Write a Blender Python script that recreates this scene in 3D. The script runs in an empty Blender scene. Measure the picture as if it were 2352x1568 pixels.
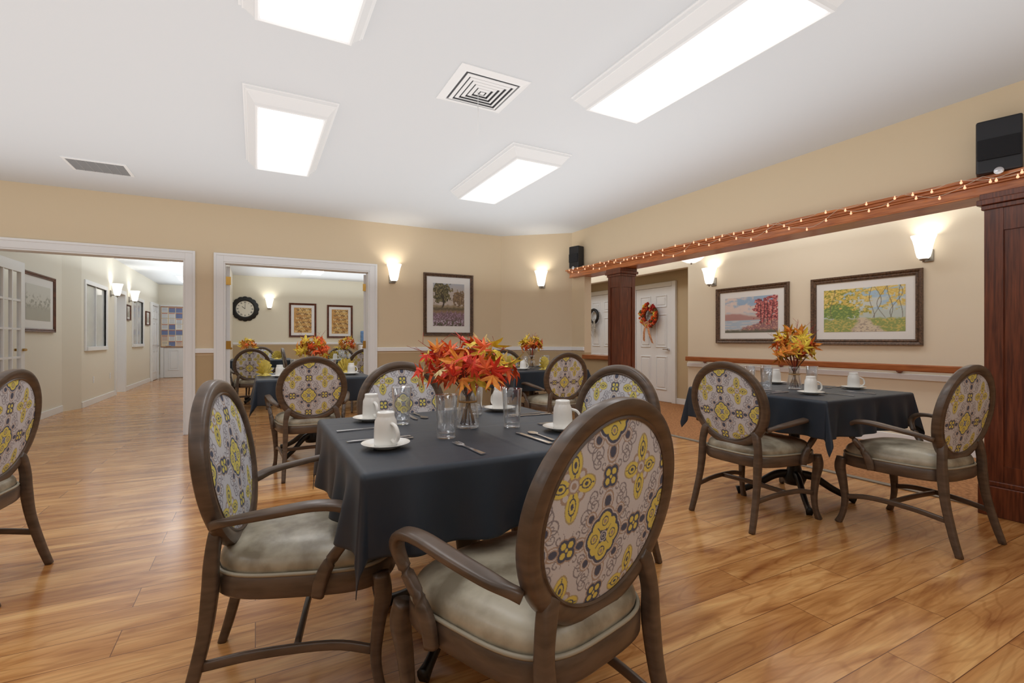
import bpy, math, random
import numpy as np
from mathutils import Vector, Matrix
random.seed(7); np.random.seed(7)
COL=bpy.context.scene.collection
sc=bpy.context.scene
pi=math.pi
# ------------------------------------------------------------------ helpers
def lin(c):
    c=c/255.0
    return c/12.92 if c<=0.04045 else ((c+0.055)/1.055)**2.4
def L(rgb): return (lin(rgb[0]),lin(rgb[1]),lin(rgb[2]),1.0)
def s2l(a):
    a=np.asarray(a,float)/255.0
    return np.where(a<=0.04045,a/12.92,((a+0.055)/1.055)**2.4)

def M(name,rgb,rough=0.5,metal=0.0,var=0.0,vscale=4.0,bump=0.0,bscale=60.0,emit=None,es=0.0,coat=0.0,stretch=None,rgb2=None,spec=0.5,sheen=0.0,ramp=(0.33,0.67)):
    m=bpy.data.materials.new(name); m.use_nodes=True
    nt=m.node_tree; N=nt.nodes; K=nt.links
    b=N['Principled BSDF']
    b.inputs['Base Color'].default_value=L(rgb)
    b.inputs['Roughness'].default_value=rough
    b.inputs['Metallic'].default_value=metal
    b.inputs['Specular IOR Level'].default_value=spec
    b.inputs['Coat Weight'].default_value=coat
    b.inputs['Coat Roughness'].default_value=0.15
    b.inputs['Sheen Weight'].default_value=sheen
    if emit is not None:
        b.inputs['Emission Color'].default_value=L(emit)
        b.inputs['Emission Strength'].default_value=es
    tc=N.new('ShaderNodeTexCoord')
    src=tc.outputs['Object']
    if stretch:
        mp=N.new('ShaderNodeMapping'); mp.inputs['Scale'].default_value=stretch
        K.new(src,mp.inputs['Vector']); src=mp.outputs['Vector']
    if var>0 or rgb2:
        no=N.new('ShaderNodeTexNoise'); no.inputs['Scale'].default_value=vscale; no.inputs['Detail'].default_value=6
        K.new(src,no.inputs['Vector'])
        cr=N.new('ShaderNodeValToRGB')
        cr.color_ramp.elements[0].position=ramp[0]; cr.color_ramp.elements[1].position=ramp[1]
        if rgb2: ca=rgb2; cb=rgb
        else:
            ca=[max(0,c*(1-var)) for c in rgb]; cb=[min(255,c*(1+var)) for c in rgb]
        cr.color_ramp.elements[0].color=L(ca); cr.color_ramp.elements[1].color=L(cb)
        K.new(no.outputs['Fac'],cr.inputs['Fac']); K.new(cr.outputs['Color'],b.inputs['Base Color'])
    if bump>0:
        n2=N.new('ShaderNodeTexNoise'); n2.inputs['Scale'].default_value=bscale; n2.inputs['Detail'].default_value=3
        K.new(src,n2.inputs['Vector'])
        bp=N.new('ShaderNodeBump'); bp.inputs['Strength'].default_value=bump; bp.inputs['Distance'].default_value=0.01
        K.new(n2.outputs['Fac'],bp.inputs['Height']); K.new(bp.outputs['Normal'],b.inputs['Normal'])
    return m

def attr_mat(name,rough=0.7,bump=0.0,bscale=400,coat=0):
    m=bpy.data.materials.new(name); m.use_nodes=True
    nt=m.node_tree; N=nt.nodes; K=nt.links; b=N['Principled BSDF']
    a=N.new('ShaderNodeAttribute'); a.attribute_name='Col'
    K.new(a.outputs['Color'],b.inputs['Base Color']); b.inputs['Roughness'].default_value=rough
    b.inputs['Coat Weight'].default_value=coat
    tc=N.new('ShaderNodeTexCoord')
    if bump>0:
        n2=N.new('ShaderNodeTexNoise'); n2.inputs['Scale'].default_value=bscale
        K.new(tc.outputs['Object'],n2.inputs['Vector'])
        bp=N.new('ShaderNodeBump'); bp.inputs['Strength'].default_value=bump; bp.inputs['Distance'].default_value=0.002
        K.new(n2.outputs['Fac'],bp.inputs['Height']); K.new(bp.outputs['Normal'],b.inputs['Normal'])
    return m

def mk(name,v,f,mats,smooth=False,midx=None,parent=None,bevel=0,link=True):
    me=bpy.data.meshes.new(name)
    me.from_pydata([tuple(p) for p in v],[],[tuple(q) for q in f])
    if not isinstance(mats,(list,tuple)): mats=[mats]
    for m in mats: me.materials.append(m)
    if midx is not None: me.polygons.foreach_set('material_index',midx)
    if smooth: me.polygons.foreach_set('use_smooth',[True]*len(me.polygons))
    me.update()
    o=bpy.data.objects.new(name,me)
    if link: COL.objects.link(o)
    if parent: o.parent=parent
    if bevel>0:
        md=o.modifiers.new('bevel','BEVEL'); md.width=bevel; md.segments=2; md.limit_method='ANGLE'
    return o

def boxvf(lo,hi,base=0):
    x0,y0,z0=lo; x1,y1,z1=hi
    v=[(x0,y0,z0),(x1,y0,z0),(x1,y1,z0),(x0,y1,z0),(x0,y0,z1),(x1,y0,z1),(x1,y1,z1),(x0,y1,z1)]
    f=[(0,3,2,1),(4,5,6,7),(0,1,5,4),(1,2,6,5),(2,3,7,6),(3,0,4,7)]
    return v,[tuple(i+base for i in q) for q in f]
def boxes(name,bl,mat,parent=None,bevel=0,**k):
    V=[];F=[]
    for lo,hi in bl:
        v,f=boxvf(lo,hi,len(V)); V+=v; F+=f
    return mk(name,V,F,mat,parent=parent,bevel=bevel,**k)

def catmull(P,sub):
    if len(P)<3 or sub<=1: return [tuple(p) for p in P]
    A=[np.array(p,float) for p in P]
    A=[2*A[0]-A[1]]+A+[2*A[-1]-A[-2]]
    out=[]
    for i in range(1,len(A)-2):
        for s in range(sub):
            t=s/sub
            p=0.5*((2*A[i])+(-A[i-1]+A[i+1])*t+(2*A[i-1]-5*A[i]+4*A[i+1]-A[i+2])*t*t+(-A[i-1]+3*A[i]-3*A[i+1]+A[i+2])*t**3)
            out.append(p)
    out.append(A[-2])
    return out
def sweepvf(pts,sizes,ref=(1,0,0),n=10,sub=5,closed=False,pw=0.75,base=0):
    if isinstance(sizes,tuple): sizes=[sizes]*len(pts)
    Q=[tuple(p)+tuple(s) for p,s in zip(pts,sizes)]
    Q=catmull(Q,sub) if not closed else [np.array(q) for q in Q]
    Q=[np.array(q,float) for q in Q]; m=len(Q)
    V=[];F=[]
    ref=Vector(ref)
    for i in range(m):
        if closed: T=Vector(Q[(i+1)%m][:3]-Q[i-1][:3])
        else: T=Vector(Q[min(i+1,m-1)][:3]-Q[max(i-1,0)][:3])
        T.normalize()
        S=ref-ref.dot(T)*T
        if S.length<1e-4: S=Vector((0,0.01,1))-T*T.z
        S.normalize(); U=T.cross(S)
        c=Vector(Q[i][:3]); a,b=Q[i][3],Q[i][4]
        for k in range(n):
            th=2*pi*(k+0.5)/n
            cx=math.copysign(abs(math.cos(th))**pw,math.cos(th)); cy=math.copysign(abs(math.sin(th))**pw,math.sin(th))
            V.append(tuple(c+S*a*cx+U*b*cy))
    for i in range(m if closed else m-1):
        j=(i+1)%m
        for k in range(n):
            k2=(k+1)%n
            F.append((base+i*n+k,base+i*n+k2,base+j*n+k2,base+j*n+k))
    if not closed:
        F.append(tuple(base+k for k in range(n))[::-1]); F.append(tuple(base+(m-1)*n+k for k in range(n)))
    return V,F
def sweep(name,pts,sizes,mat,parent=None,**k):
    v,f=sweepvf(pts,sizes,**k)
    return mk(name,v,f,mat,smooth=True,parent=parent)
def lathevf(prof,n=24,base=0,c=(0,0,0)):
    V=[];F=[]
    for r,z in prof:
        for k in range(n):
            a=2*pi*k/n; V.append((c[0]+r*math.cos(a),c[1]+r*math.sin(a),c[2]+z))
    for i in range(len(prof)-1):
        for k in range(n):
            k2=(k+1)%n
            F.append((base+i*n+k,base+i*n+k2,base+(i+1)*n+k2,base+(i+1)*n+k))
    return V,F
def lathe(name,prof,mat,n=24,parent=None,c=(0,0,0)):
    v,f=lathevf(prof,n,0,c); return mk(name,v,f,mat,smooth=True,parent=parent)
def grid_faces(nx,ny,base=0,flip=False):
    i=np.arange(nx-1)[:,None]; j=np.arange(ny-1)[None,:]
    a=(i*ny+j+base).ravel(); b=a+ny; c=b+1; d=a+1
    q=np.stack([a,b,c,d],1)
    if flip: q=q[:,::-1]
    return q.tolist()
def setcol(o,rgb):
    at=o.data.color_attributes.new('Col','FLOAT_COLOR','POINT')
    arr=np.ones((len(rgb),4)); arr[:,:3]=rgb
    at.data.foreach_set('color',arr.ravel().astype(np.float32))
def thing(name,label,cat,loc=(0,0,0),rz=0.0,group=None):
    e=bpy.data.objects.new(name,None); e.empty_display_size=0.1
    e.location=loc; e.rotation_euler=(0,0,rz); COL.objects.link(e)
    e['label']=label; e['category']=cat
    if group: e['group']=group
    return e
def tag(o,label,cat,group=None):
    o['label']=label; o['category']=cat
    if group: o['group']=group
    return o
def struct(o,label=None):
    o['kind']='structure'
    if label: o['label']=label
    o['category']='room structure'
    return o
def dup(src,loc,rz=0.0,label=None,group=None):
    def rec(s,p):
        c=s.copy(); COL.objects.link(c)
        if p: c.parent=p
        for ch in list(s.children): rec(ch,c)
        return c
    c=rec(src,None); c.location=loc; c.rotation_euler=(0,0,rz)
    if label: c['label']=label
    if group: c['group']=group
    return c

# ------------------------------------------------------------------ materials
def wall_material(name,up,lo,zsplit=0.93):
    m=bpy.data.materials.new(name); m.use_nodes=True
    nt=m.node_tree;N=nt.nodes;K=nt.links;b=N['Principled BSDF']; b.inputs['Roughness'].default_value=0.6
    g=N.new('ShaderNodeNewGeometry'); s=N.new('ShaderNodeSeparateXYZ'); K.new(g.outputs['Position'],s.inputs[0])
    gt=N.new('ShaderNodeMath'); gt.operation='GREATER_THAN'; gt.inputs[1].default_value=zsplit; K.new(s.outputs['Z'],gt.inputs[0])
    mx=N.new('ShaderNodeMix'); mx.data_type='RGBA'; mx.inputs[6].default_value=L(lo); mx.inputs[7].default_value=L(up)
    K.new(gt.outputs[0],mx.inputs[0]); K.new(mx.outputs[2],b.inputs['Base Color'])
    n=N.new('ShaderNodeTexNoise'); n.inputs['Scale'].default_value=180; K.new(g.outputs['Position'],n.inputs['Vector'])
    bp=N.new('ShaderNodeBump'); bp.inputs['Strength'].default_value=0.08; bp.inputs['Distance'].default_value=0.002
    K.new(n.outputs['Fac'],bp.inputs['Height']); K.new(bp.outputs['Normal'],b.inputs['Normal'])
    return m
m_wall=wall_material('wall_paint_beige',(226,206,175),(194,169,132))
m_hall=wall_material('wall_paint_hall',(236,222,199),(236,222,199))
m_corr=wall_material('wall_paint_corridor',(236,230,216),(236,230,216))
m_alc=wall_material('wall_paint_tan',(206,184,148),(206,184,148))
m_ceil=M('ceiling_paint_white',(222,225,229),0.8)
m_trim=M('trim_paint_white',(244,245,247),0.35)
m_white=M('white_ceramic',(242,240,235),0.15,coat=0.3)
m_cwood=M('chair_wood_taupe',(90,73,60),0.33,var=0.14,vscale=9,stretch=(1,1,5),coat=0.08)
m_leather=M('seat_vinyl_mottled',(196,187,166),0.34,rgb2=(128,117,98),vscale=8,bump=0.25,bscale=16,coat=0.1,ramp=(.36,.64))
m_pipe=M('seat_piping_vinyl',(164,155,136),0.35)
m_fab=attr_mat('medallion_fabric',0.85,0.5,900)
m_cloth=M('navy_tablecloth_fabric',(27,37,50),0.5,var=0.05,vscale=3,bump=0.3,bscale=5,sheen=0.05)
m_black=M('black_metal',(22,20,20),0.4)
m_blackplastic=M('speaker_black_plastic',(26,27,33),0.35)
m_grille=M('speaker_grille_cloth',(18,19,26),0.7,bump=0.6,bscale=300)
m_steel=M('stainless_steel',(215,215,220),0.18,metal=1.0)
m_brass=M('brass',(190,150,80),0.3,metal=1.0)
m_bronze=M('bronze_metal',(150,144,134),0.4,metal=0.5)
m_cherry=M('cherry_wood',(126,66,40),0.32,rgb2=(80,38,24),vscale=7,stretch=(12,12,0.7),coat=0.1)
m_cherryh=M('cherry_wood_horizontal',(214,134,76),0.32,rgb2=(168,94,48),vscale=7,stretch=(9,0.8,9),coat=0.1)
m_lens=M('light_lens_acrylic',(250,250,250),0.4,emit=(250,252,255),es=4.0)
m_shade=M('frosted_glass_shade',(250,248,240),0.3,emit=(255,252,245),es=1.1)
m_bulb=M('string_bulb_amber',(255,200,165),0.3,emit=(255,182,140),es=1.1)
m_wire=M('string_wire',(215,200,180),0.4)
m_yellow=M('napkin_yellow_fabric',(226,204,106),0.8,var=0.1,vscale=30)
m_mat=M('mat_board_white',(236,234,232),0.8)
m_paint=attr_mat('print_paper',0.45)
m_fdark=M('picture_frame_bronze_wood',(92,70,54),0.35,var=0.3,vscale=60,bump=0.3,bscale=160)
m_fbrown=M('picture_frame_dark_wood',(96,54,38),0.35,var=0.2,vscale=20)
m_twig=M('twig_red',(170,52,36),0.6)
m_stem=M('stem_brown',(110,70,40),0.6)
m_twine=M('twine',(180,140,90),0.9)
m_leaf=[M('leaf_'+n,c,0.6,var=0.15,vscale=40) for n,c in (('red',(226,58,32)),('orange_red',(242,96,42)),('orange',(248,144,52)),('yellow',(250,202,72)),('pale',(242,204,146)))]
m_ventshade=M('vent_painted_shade',(104,104,108),0.9)  # shade behind the louvers put into the colour of flat plates

def glass_material(name,tint=(245,248,250),blend=0.25,k=0.75):
    m=bpy.data.materials.new(name); m.use_nodes=True
    nt=m.node_tree;N=nt.nodes;K=nt.links
    N.remove(N['Principled BSDF']); out=N['Material Output']
    t=N.new('ShaderNodeBsdfTransparent'); t.inputs[0].default_value=L(tint)
    g=N.new('ShaderNodeBsdfGlossy'); g.inputs['Roughness'].default_value=0.03; g.inputs['Color'].default_value=(1,1,1,1)
    lw=N.new('ShaderNodeLayerWeight'); lw.inputs[0].default_value=blend
    ad=N.new('ShaderNodeMath'); ad.operation='MULTIPLY_ADD'; ad.inputs[1].default_value=k; ad.inputs[2].default_value=0.06
    mx=N.new('ShaderNodeMixShader'); K.new(lw.outputs['Facing'],ad.inputs[0]); K.new(ad.outputs[0],mx.inputs[0])
    K.new(t.outputs[0],mx.inputs[1]); K.new(g.outputs[0],mx.inputs[2]); K.new(mx.outputs[0],out.inputs[0])
    return m
m_glass=glass_material('clear_glass',(252,253,254),0.35,0.75)
m_pane=glass_material('window_glass',(248,250,252),0.2,0.6)
m_window=M('reflection_painted_window_glass',(222,224,222),0.12,rgb2=(186,190,190),vscale=1.2,coat=0.8)  # opaque pale pane; bright reflection is put into the base colour

def floor_material():
    m=bpy.data.materials.new('wood_plank_floor'); m.use_nodes=True
    nt=m.node_tree;N=nt.nodes;K=nt.links;b=N['Principled BSDF']
    g=N.new('ShaderNodeNewGeometry')
    br=N.new('ShaderNodeTexBrick'); br.offset=0.37; br.inputs['Scale'].default_value=1
    br.inputs['Color1'].default_value=(0,0,0,1); br.inputs['Color2'].default_value=(1,1,1,1); br.inputs['Mortar'].default_value=(.5,.5,.5,1)
    br.inputs['Mortar Size'].default_value=0.0016; br.inputs['Mortar Smooth'].default_value=0.2
    br.inputs['Brick Width'].default_value=1.22; br.inputs['Row Height'].default_value=0.18
    K.new(g.outputs['Position'],br.inputs['Vector'])
    sm=N.new('ShaderNodeVectorMath'); sm.operation='SCALE'; sm.inputs['Scale'].default_value=17.3
    K.new(br.outputs['Color'],sm.inputs[0])
    ad=N.new('ShaderNodeVectorMath'); ad.operation='ADD'; K.new(g.outputs['Position'],ad.inputs[0]); K.new(sm.outputs[0],ad.inputs[1])
    mp=N.new('ShaderNodeMapping'); mp.inputs['Scale'].default_value=(1.0,7,1); K.new(ad.outputs[0],mp.inputs['Vector'])
    n1=N.new('ShaderNodeTexNoise'); n1.inputs['Scale'].default_value=1.5; n1.inputs['Detail'].default_value=7; n1.inputs['Distortion'].default_value=1.1
    K.new(mp.outputs[0],n1.inputs['Vector'])
    mp3=N.new('ShaderNodeMapping'); mp3.inputs['Scale'].default_value=(0.9,4.5,1); K.new(ad.outputs[0],mp3.inputs['Vector'])
    n3=N.new('ShaderNodeTexNoise'); n3.inputs['Scale'].default_value=1.1; n3.inputs['Detail'].default_value=1.5; K.new(mp3.outputs[0],n3.inputs['Vector'])
    m1=N.new('ShaderNodeMath'); m1.operation='MULTIPLY'; m1.inputs[1].default_value=95; K.new(n3.outputs['Fac'],m1.inputs[0])
    m2=N.new('ShaderNodeMath'); m2.operation='SINE'; K.new(m1.outputs[0],m2.inputs[0])
    cr4=N.new('ShaderNodeValToRGB'); cr4.color_ramp.elements[0].position=0.6; cr4.color_ramp.elements[0].color=(1,1,1,1); cr4.color_ramp.elements[1].position=1.0; cr4.color_ramp.elements[1].color=(.66,.55,.44,1)
    K.new(m2.outputs[0],cr4.inputs['Fac'])
    mp2=N.new('ShaderNodeMapping'); mp2.inputs['Scale'].default_value=(3,70,1); K.new(ad.outputs[0],mp2.inputs['Vector'])
    n2=N.new('ShaderNodeTexNoise'); n2.inputs['Scale'].default_value=1.5; n2.inputs['Detail'].default_value=3; K.new(mp2.outputs[0],n2.inputs['Vector'])
    cr=N.new('ShaderNodeValToRGB'); e=cr.color_ramp.elements
    e[0].position=0.30; e[0].color=L((164,104,56)); e[1].position=0.70; e[1].color=L((240,188,124))
    x=cr.color_ramp.elements.new(0.42); x.color=L((200,140,82)); x=cr.color_ramp.elements.new(0.54); x.color=L((222,164,102))
    K.new(n1.outputs['Fac'],cr.inputs['Fac'])
    mf=N.new('ShaderNodeMix'); mf.data_type='RGBA'; mf.blend_type='MULTIPLY'; mf.inputs[0].default_value=0.3
    K.new(cr.outputs['Color'],mf.inputs[6])
    cr2=N.new('ShaderNodeValToRGB'); cr2.color_ramp.elements[0].position=0.35; cr2.color_ramp.elements[0].color=(.55,.5,.45,1); cr2.color_ramp.elements[1].position=.6; cr2.color_ramp.elements[1].color=(1,1,1,1)
    K.new(n2.outputs['Fac'],cr2.inputs['Fac']); K.new(cr2.outputs['Color'],mf.inputs[7])
    mg=N.new('ShaderNodeMix'); mg.data_type='RGBA'; mg.blend_type='MULTIPLY'; mg.inputs[0].default_value=0.4
    K.new(mf.outputs[2],mg.inputs[6]); K.new(cr4.outputs['Color'],mg.inputs[7])
    mt=N.new('ShaderNodeMix'); mt.data_type='RGBA'; mt.blend_type='MULTIPLY'; mt.inputs[0].default_value=0.85
    cr3=N.new('ShaderNodeValToRGB'); cr3.color_ramp.elements[0].color=(.78,.71,.64,1); cr3.color_ramp.elements[1].color=(1,1,1,1)
    K.new(br.outputs['Color'],cr3.inputs['Fac']); K.new(mg.outputs[2],mt.inputs[6]); K.new(cr3.outputs['Color'],mt.inputs[7])
    mm=N.new('ShaderNodeMix'); mm.data_type='RGBA'; mm.inputs[7].default_value=L((112,68,38))
    K.new(br.outputs['Fac'],mm.inputs[0]); K.new(mt.outputs[2],mm.inputs[6]); K.new(mm.outputs[2],b.inputs['Base Color'])
    b.inputs['Roughness'].default_value=0.2; b.inputs['Specular IOR Level'].default_value=0.7
    bp=N.new('ShaderNodeBump'); bp.inputs['Strength'].default_value=0.08; bp.inputs['Distance'].default_value=0.003
    K.new(n1.outputs['Fac'],bp.inputs['Height']); K.new(bp.outputs['Normal'],b.inputs['Normal'])
    return m
m_floor=floor_material()
m_carpet=M('carpet_brown',(196,138,88),0.95,rgb2=(150,98,56),vscale=45,bump=0.6,bscale=200)

# ------------------------------------------------------------------ room shell
H=2.745
def S(name,bl,mat,bevel=0): return struct(boxes(name,bl,mat,bevel=bevel))
S('floor',[((-6,-3.2,-0.1),(4.30,18,0))],m_floor)
S('floor_carpet',[((4.30,-3.2,-0.1),(6.8,10.2,0.004))],m_carpet)
S('trim_1',[((4.25,1.4,0),(4.31,4.84,0.008))],m_bronze)
S('ceiling',[((-6,-3.2,H),(6.8,18,H+0.1))],m_ceil)
zo=2.06
S('wall_back',[((-6,6.83,0),(-2.5,6.97,H)),((-2.5,6.83,zo),(-0.73,6.97,H)),((-0.73,6.83,0),(-0.34,6.97,H)),((-0.34,6.83,zo),(1.39,6.97,H)),((1.39,6.83,0),(3.42,6.97,H))],m_wall)
v=[(3.42,6.83,0),(4.27,6.11,0),(4.27,6.97,0),(3.42,6.97,0),(3.42,6.83,H),(4.27,6.11,H),(4.27,6.97,H),(3.42,6.97,H)]
struct(mk('wall_corner',v,boxvf((0,0,0),(1,1,1))[1],m_wall))
S('wall_right',[((4.27,5.79,0),(4.39,10,H)),((4.27,5.1,0),(4.39,5.79,0.84)),((4.27,0.9,2.06),(4.39,5.79,H)),((4.27,-3,0),(4.39,0.9,H))],m_wall)
S('wall_left',[((-5.1,-3.1,0),(-5,6.83,H))],m_wall)
S('wall_front',[((-5,-3.1,0),(6.7,-3,H))],m_wall)
S('wall_hall_far',[((6.0,-3,0),(6.12,5.43,H)),((6.0,5.43,2.26),(6.12,9.9,H))],m_hall)
S('wall_alcove',[((6.5,5.3,0),(6.6,10,H)),((6.12,5.33,0),(6.5,5.43,H))],m_alc)
S('wall_hall_end',[((4.39,9.95,0),(6.6,10.05,H))],m_hall)
S('wall_partition',[((-0.62,6.97,0),(-0.5,14,H)),((-0.62,14,0),(-0.5,17.4,H))],m_corr)
S('wall_second_room_back',[((-0.5,14,0),(5,14.1,H))],wall_material('wall_paint_second_room',(232,225,205),(188,164,126),0.98))
S('wall_second_room_right',[((4.0,6.97,0),(4.1,14,H))],m_corr)
S('wall_corridor_end',[((-4.6,17.4,0),(-0.62,17.5,H))],m_corr)
S('wall_corridor_left',[((-2.75,6.97,0),(-2.65,9.9,H)),((-2.6,10.25,0),(-2.5,10.45,H)),((-2.6,10.45,0),(-2.5,11.7,1.0)),((-2.6,10.45,2.05),(-2.5,11.7,H)),((-2.6,11.7,0),(-2.5,12.4,H)),
  ((-2.6,12.4,2.08),(-2.5,13.15,H)),((-2.6,13.15,0),(-2.5,13.95,H)),((-2.6,13.95,0),(-2.5,15.1,1.02)),((-2.6,13.95,2.05),(-2.5,15.1,H)),((-2.6,15.1,0),(-2.5,17.4,H))],m_corr)
v=[(-2.65,9.9,0),(-2.5,10.25,0),(-2.6,10.3,0),(-2.75,9.95,0)]; v=v+[(a,b,H) for a,b,c in v]
struct(mk('wall_corridor_corner',v,boxvf((0,0,0),(1,1,1))[1],m_corr))
S('wall_office_back',[((-4.6,9,0),(-4.5,17.4,H))],m_corr)
bb=0.1
S('baseboard_back',[((-5,6.815,0),(-2.59,6.83,bb)),((-0.64,6.815,0),(-0.42,6.83,bb)),((1.49,6.815,0),(3.42,6.83,bb))],m_trim,0.003)
S('baseboard_hall',[((5.985,-3,0),(6.0,5.43,0.12))],m_trim,0.003)
S('baseboard_alcove',[((6.485,5.43,0),(6.5,6.12,bb)),((6.485,7.2,0),(6.5,7.65,bb))],m_trim,0.003)
S('baseboard_corridor',[((-2.65,6.97,0),(-2.635,9.9,bb)),((-2.5,10.25,0),(-2.485,12.32,bb)),((-2.5,13.23,0),(-2.485,16.0,bb))],m_trim,0.003)
S('baseboard_corridor_end',[((-2.5,17.385,0),(-2.4,17.4,bb)),((-1.5,17.385,0),(-0.62,17.4,bb))],m_trim,0.003)
def rail(name,bl): return S(name,bl,m_trim,0.006)
rail('trim_2',[((-5,6.805,0.955),(-2.59,6.83,1.01)),((-0.64,6.805,0.955),(-0.42,6.83,1.01)),((1.49,6.805,0.955),(3.42,6.83,1.01))])
d=Vector((0.85,-0.72,0)).normalized(); nrm=Vector((-0.646,-0.763,0))
def cham(z0,z1,t):
    a=Vector((3.42,6.83,0)); b=Vector((4.27,6.11,0)); q=[a,b,b+nrm*t,a+nrm*t]
    v=[(p.x,p.y,z0) for p in q]+[(p.x,p.y,z1) for p in q]
    return v
struct(mk('trim_3',cham(0.955,1.01,0.025),boxvf((0,0,0),(1,1,1))[1],m_trim))
struct(mk('baseboard_corner',cham(0,bb,0.015),boxvf((0,0,0),(1,1,1))[1],m_trim))
rail('trim_4',[((4.245,5.79,0.955),(4.27,6.10,1.01))])
rail('trim_5',[((-0.5,13.975,1.0),(4,14,1.05))])
m_railw=M('handrail_wood',(176,104,56),0.3,rgb2=(146,80,40),vscale=7,stretch=(9,0.8,9),coat=0.2)
S('trim_6',[((4.22,5.1,0.84),(4.44,5.79,0.9))],m_railw,0.008)
S('trim_7',[((5.975,-1,0.70),(6.0,5.43,0.76))],m_trim,0.005)
e=thing('handrail','polished brown wooden handrail running along the beige hall wall','handrail',(0,0,0))
boxes('rail',[((5.90,-1,0.79),(5.94,5.40,0.86))],m_railw,parent=e,bevel=0.012)
for yy in (1.3,2.6,3.9,5.1):
    o=lathe('bracket',[(0.0,0),(0.035,0),(0.035,0.012),(0.012,0.02),(0.012,0.055),(0,0.055)],m_railw,n=16,parent=e)
    o.rotation_euler=(0,-pi/2,0); o.location=(5.998,yy,0.80)
    boxes('rail_backing',[((5.94,yy-0.02,0.79),(5.999,yy+0.02,0.83))],m_railw,parent=e)
def casing(name,x0,x1,zt,y0=6.83,w=0.09):
    bl=[((x0-w,y0-0.02,0),(x0,y0,zt+w)),((x1,y0-0.02,0),(x1+w,y0,zt+w)),((x0,y0-0.02,zt),(x1,y0,zt+w)),
        ((x0-w-0.012,y0-0.03,0),(x0-w+0.015,y0,zt+w+0.012)),((x1+w-0.015,y0-0.03,0),(x1+w+0.012,y0,zt+w+0.012)),((x0-w+0.015,y0-0.03,zt+w-0.015),(x1+w-0.015,y0,zt+w+0.012)),
        ((x0,y0-0.015,0),(x0+0.018,y0+0.16,zt-0.018)),((x1-0.018,y0-0.015,0),(x1,y0+0.16,zt-0.018)),((x0,y0-0.015,zt-0.018),(x1,y0+0.16,zt))]
    return S(name,bl,m_trim,0.003)
casing('trim_8',-2.5,-0.73,zo); casing('trim_9',-0.34,1.39,zo)
def french(name,w,h,loc,rz):
    e=thing(name,'white french door with glass panes, standing open','door',loc,rz); e['kind']='structure'
    t=0.02
    bl=[((0,-t,0.01),(0.1,t,h)),((w-0.1,-t,0.01),(w,t,h)),((0.1,-t,h-0.12),(w-0.1,t,h)),((0.1,-t,0.01),(w-0.1,t,0.24))]
    for i in (1,2): x=0.1+(w-0.2)*i/3; bl.append(((x-0.012,-t*0.8,0.24),(x+0.012,t*0.8,h-0.12)))
    for i in range(1,5): z=0.24+(h-0.36)*i/5; bl.append(((0.1,-t*0.7,z-0.012),(w-0.1,t*0.7,z+0.012)))
    boxes('door_frame',bl,m_trim,parent=e)
    mk('glass_panes',[(0.1,0,0.24),(w-0.1,0,0.24),(w-0.1,0,h-0.12),(0.1,0,h-0.12)],[(0,1,2,3)],m_pane,parent=e)
    for z in (0.25,1.05,1.85):
        boxes('hinge',[((-0.012,-0.03,z-0.05),(0.004,0.03,z+0.05))],m_brass,parent=e)
    boxes('handle',[((w-0.07,-0.05,0.98),(w-0.04,0.05,1.01)),((w-0.13,-0.055,0.985),(w-0.04,-0.04,1.005))],m_brass,parent=e)
    return e
french('door_1',0.86,2.03,(-2.46,7.0,0),pi/2)
french('door_2',0.84,2.03,(-0.30,7.0,0),pi/2+0.05)
french('door_3',0.84,2.03,(1.365,7.0,0),pi/2-0.205)
french('door_4',0.86,2.03,(-0.70,7.0,0),pi/2+0.02)

def panel_door(name,label,w,h,loc,rz,knob=1):
    e=thing(name,label,'door',loc,rz); e['kind']='structure'
    bl=[((-w/2,-0.03,0.01),(w/2,0.0,h))]
    boxes('door_leaf',bl,m_trim,parent=e,bevel=0.002)
    pb=[]
    for sx in (-1,1):
        cx=sx*w*0.22; pw=w*0.15
        for z0,z1 in ((0.22,0.82),(0.98,1.58),(1.70,1.92)):
            fr=0.02
            pb+= [((cx-pw,-0.042,z0),(cx-pw+fr,-0.028,z1)),((cx+pw-fr,-0.042,z0),(cx+pw,-0.028,z1)),((cx-pw+fr,-0.042,z0),(cx+pw-fr,-0.028,z0+fr)),((cx-pw+fr,-0.042,z1-fr),(cx+pw-fr,-0.028,z1))]
            pb.append(((cx-pw+0.045,-0.040,z0+0.045),(cx+pw-0.045,-0.028,z1-0.045)))
    boxes('door_panels',pb,m_trim,parent=e,bevel=0.005)
    c=0.09
    boxes('door_casing',[((-w/2-c,-0.05,0),(-w/2-0.005,-0.0,h+c)),((w/2+0.005,-0.05,0),(w/2+c,-0.0,h+c)),((-w/2-0.005,-0.05,h+0.005),(w/2+0.005,-0.0,h+c))],m_trim,parent=e,bevel=0.008)
    boxes('handle',[((knob*w*0.42-0.02,-0.07,0.93),(knob*w*0.42+0.02,-0.03,0.97)),((knob*w*0.42-0.10*max(knob,0)-0.0,-0.085,0.94),(knob*w*0.42+0.10*max(-knob,0)+0.012,-0.065,0.96))],m_steel,parent=e,bevel=0.004)
    return e
panel_door('door_5','white six panel door with an autumn wreath',0.9,2.06,(6.499,6.66,0),-pi/2,1)
panel_door('door_6','white six panel door with a hanging dried decoration',0.9,2.06,(6.499,8.15,0),-pi/2,1)
panel_door('door_7','white panel door at the end of the corridor',0.85,2.05,(-1.95,17.399,0),0,-1)
panel_door('door_8','white panel door in the corridor wall',0.85,2.05,(-2.499,16.55,0),pi/2,1)
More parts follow.
